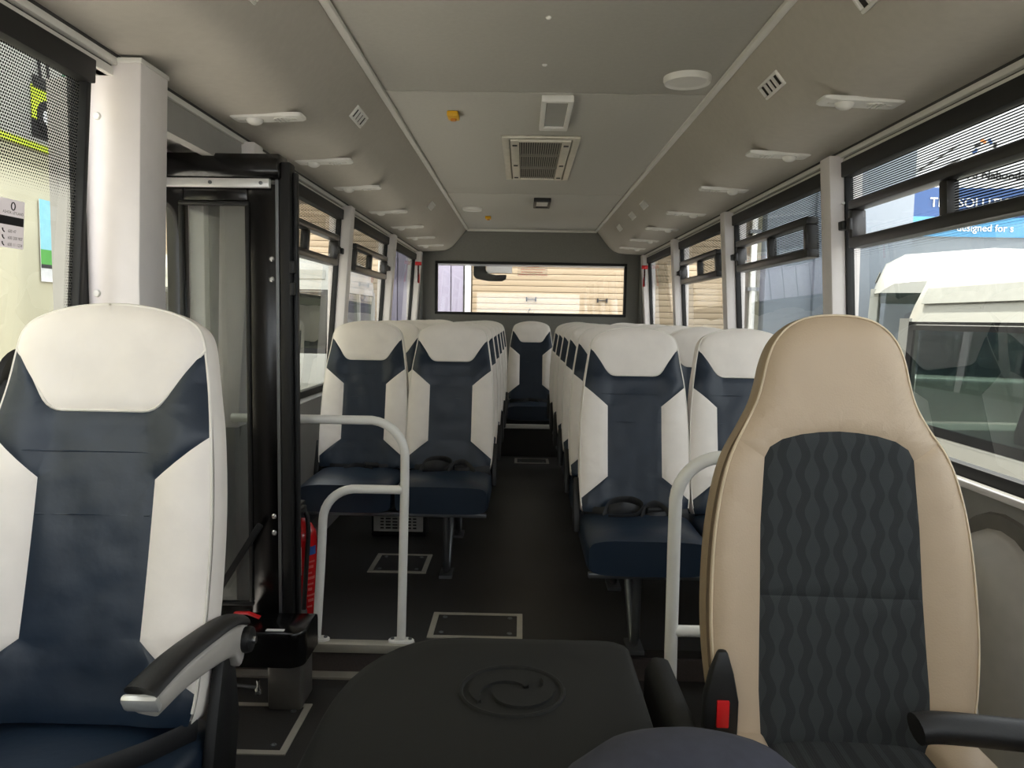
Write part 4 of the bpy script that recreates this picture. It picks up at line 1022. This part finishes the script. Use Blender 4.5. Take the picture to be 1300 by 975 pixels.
# vans
def make_van():
    r = empty('van')
    hw, L = .98, 5.2           # local: rear end at y=0, front at y=-L, ground z=0
    prof = lambda k: [(-hw * k, .35), (-hw, .9), (-hw, 1.55), (hw, 1.55), (hw, .9), (hw * k, .35)]
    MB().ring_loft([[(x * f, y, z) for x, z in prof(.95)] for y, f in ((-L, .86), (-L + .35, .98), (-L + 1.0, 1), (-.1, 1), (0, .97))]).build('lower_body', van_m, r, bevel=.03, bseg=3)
    # roof: side rail, shoulder, crown
    sec = lambda f: [(-hw * .97 * f, 2.16), (-hw * .93 * f, 2.28), (-hw * .86 * f, 2.44), (-hw * .70 * f, 2.52), (0, 2.56), (hw * .70 * f, 2.52), (hw * .86 * f, 2.44), (hw * .93 * f, 2.28), (hw * .97 * f, 2.16)]
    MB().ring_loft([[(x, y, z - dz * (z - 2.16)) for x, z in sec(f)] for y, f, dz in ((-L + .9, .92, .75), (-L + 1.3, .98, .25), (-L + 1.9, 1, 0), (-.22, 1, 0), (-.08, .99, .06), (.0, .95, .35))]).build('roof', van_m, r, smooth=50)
    for s in (-1, 1):
        MB().prism([(s * hw * .935, 2.285), (s * hw * .90, 2.375), (s * (hw * .90 + .006), 2.378), (s * (hw * .935 + .008), 2.287)], 'y', -L + 1.9, -.2).build('roof_stripe', vangrey_m, r)
        MB().b2(min(s * hw, s * (hw + .006)), max(s * hw, s * (hw + .006)), -L + 1.2, -.1, 1.12, 1.24).build('side_stripe', vangrey_m, r)
        for ya, yb in ((-.12, 0.0), (-1.55, -1.45), (-3.0, -2.9), (-3.98, -3.90)):
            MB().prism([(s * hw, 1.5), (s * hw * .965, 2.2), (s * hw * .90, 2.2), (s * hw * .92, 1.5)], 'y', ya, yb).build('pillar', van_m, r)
        for ya, yb in ((-1.45, -.12), (-2.9, -1.55), (-3.9, -3.0)):
            MB().quad((s * hw * .99, ya, 1.54), (s * hw * .99, yb, 1.54), (s * hw * .963, yb, 2.18), (s * hw * .963, ya, 2.18)).build('side_window', glass_van, r, smooth=0)
            fm = MB(); 
            for a, b, c, d in ((ya, yb, 1.54, 1.59), (ya, yb, 2.13, 2.18), (ya, ya + .06, 1.54, 2.18), (yb - .06, yb, 1.54, 2.18)):
                g = lambda z: hw * (.99 - .027 * (z - 1.54) / .64)
                fm.add([(s * (g(z) + o_), y, z) for o_ in (-.012, .005) for y, z in ((a, c), (b, c), (b, d), (a, d))], [(0, 1, 2, 3), (4, 7, 6, 5), (0, 4, 5, 1), (1, 5, 6, 2), (2, 6, 7, 3), (3, 7, 4, 0)])
            fm.build('window_surround', rubber_m, r)
        for y in (-.95, -L + .95):
            w = MB().lathe([(.20, -.11), (.33, -.11), (.36, -.08), (.36, .08), (.33, .11), (.20, .11)], 28, (s * (hw - .1), y, .36), 'x').build('wheel', tyre_m, r); MB().lathe([(.001, -.06), (.20, -.10), (.20, .10), (.001, .06)], 18, (s * (hw - .1), y, .36), 'x').build('hub', steel_m, w)
        MB().b2(s * .86 - .05, s * .86 + .05, -.03, .03, 1.1, 1.5).build('tail_light', redp_m, r, bevel=.01); MB().b2(s * .70 - .14, s * .70 + .14, -L - .02, -L + .1, .85, 1.05).build('headlight', lens_m, r, bevel=.02)
        MB().lathe([(.001, .0), (.045, 0), (.04, .02), (.001, .022)], 14, (s * .72, .0, 2.36), 'y').build('marker_lamp', mat('brown marker lens', (120, 60, 50), .4), r)
        MB().b2(min(s * 1.0, s * 1.16), max(s * 1.0, s * 1.16), -L + 1.05, -L + 1.25, 1.5, 1.85).build('mirror', blackp_m, r, bevel=.03)
    MB().quad((-.85, -.02, 1.56), (.85, -.02, 1.56), (.82, -.04, 2.18), (-.82, -.04, 2.18)).build('rear_window', glass_van, r, smooth=0)
    MB().b2(-.03, .03, -.06, .0, 1.5, 2.2).build('rear_door_post', van_m, r)
    MB().quad((-.86, -L + .42, 1.52), (.86, -L + .42, 1.52), (.82, -L + 1.05, 2.2), (-.82, -L + 1.05, 2.2)).build('windscreen', glass_van, r, smooth=0)
    for y in (-.9, -1.75, -2.6, -3.5):
        for x in (-.5, .5):
            MB().ring_loft([[(x - w, y + t - d, z), (x + w, y + t - d, z), (x + w, y + t + d, z), (x - w, y + t + d, z)] for z, w, d, t in ((1.0, .22, .07, -.06), (1.6, .23, .07, 0), (1.78, .17, .06, .03), (1.80, .13, .06, .03), (2.02, .13, .05, .05), (2.05, .09, .04, .05))]).build('seat', mat('van seat grey', (104, 108, 110), .8), r, bevel=.02)
    return r
v1 = make_van(); v1.location = (2.25 + .98, 4.86, GZ); tag(v1, 'white high roof van with grey roof stripe parked close beside the driver side windows', 'van', 'parked white vans')
v2 = copy_tree(v1); v2.location = (5.59, 10.05, GZ); v2.rotation_euler = (0, 0, math.radians(-25)); v2.scale = (1.08, .9, 1.13); tag(v2, 'taller white van parked behind the nearest van, its windscreen towards the bus', 'van', 'parked white vans')
v3 = copy_tree(v1); v3.location = (-2.1, 9.6, GZ); v3.rotation_euler = (0, 0, -PI / 2); v3.scale = (1, 1, 1.12)
tag(v3, 'white van parked against the workshop on the entrance side', 'van', 'parked white vans')
# black mirror-like fitting and white board seen through the rear window
bf = tag(empty('rear_mirror', (-.45, Y1 + .10, 1.60)), 'black curved mirror bracket with white card hanging behind the rear window', 'mirror')
sec = [(-.13, .2), (-.13, .03), (-.10, .0), (.02, -.022), (.16, -.022), (.20, .0), (.205, .045), (.10, .04), (.02, .055), (-.005, .085), (-.01, .2)]
MB().prism([(x, z) for x, z in sec], 'y', -.03, .03).build('mirror_shell', blackp_m, bf, bevel=.008); MB().b2(.0, .26, -.01, .01, .06, .2).build('white_card', film('white card', (240, 240, 242), 0), bf)
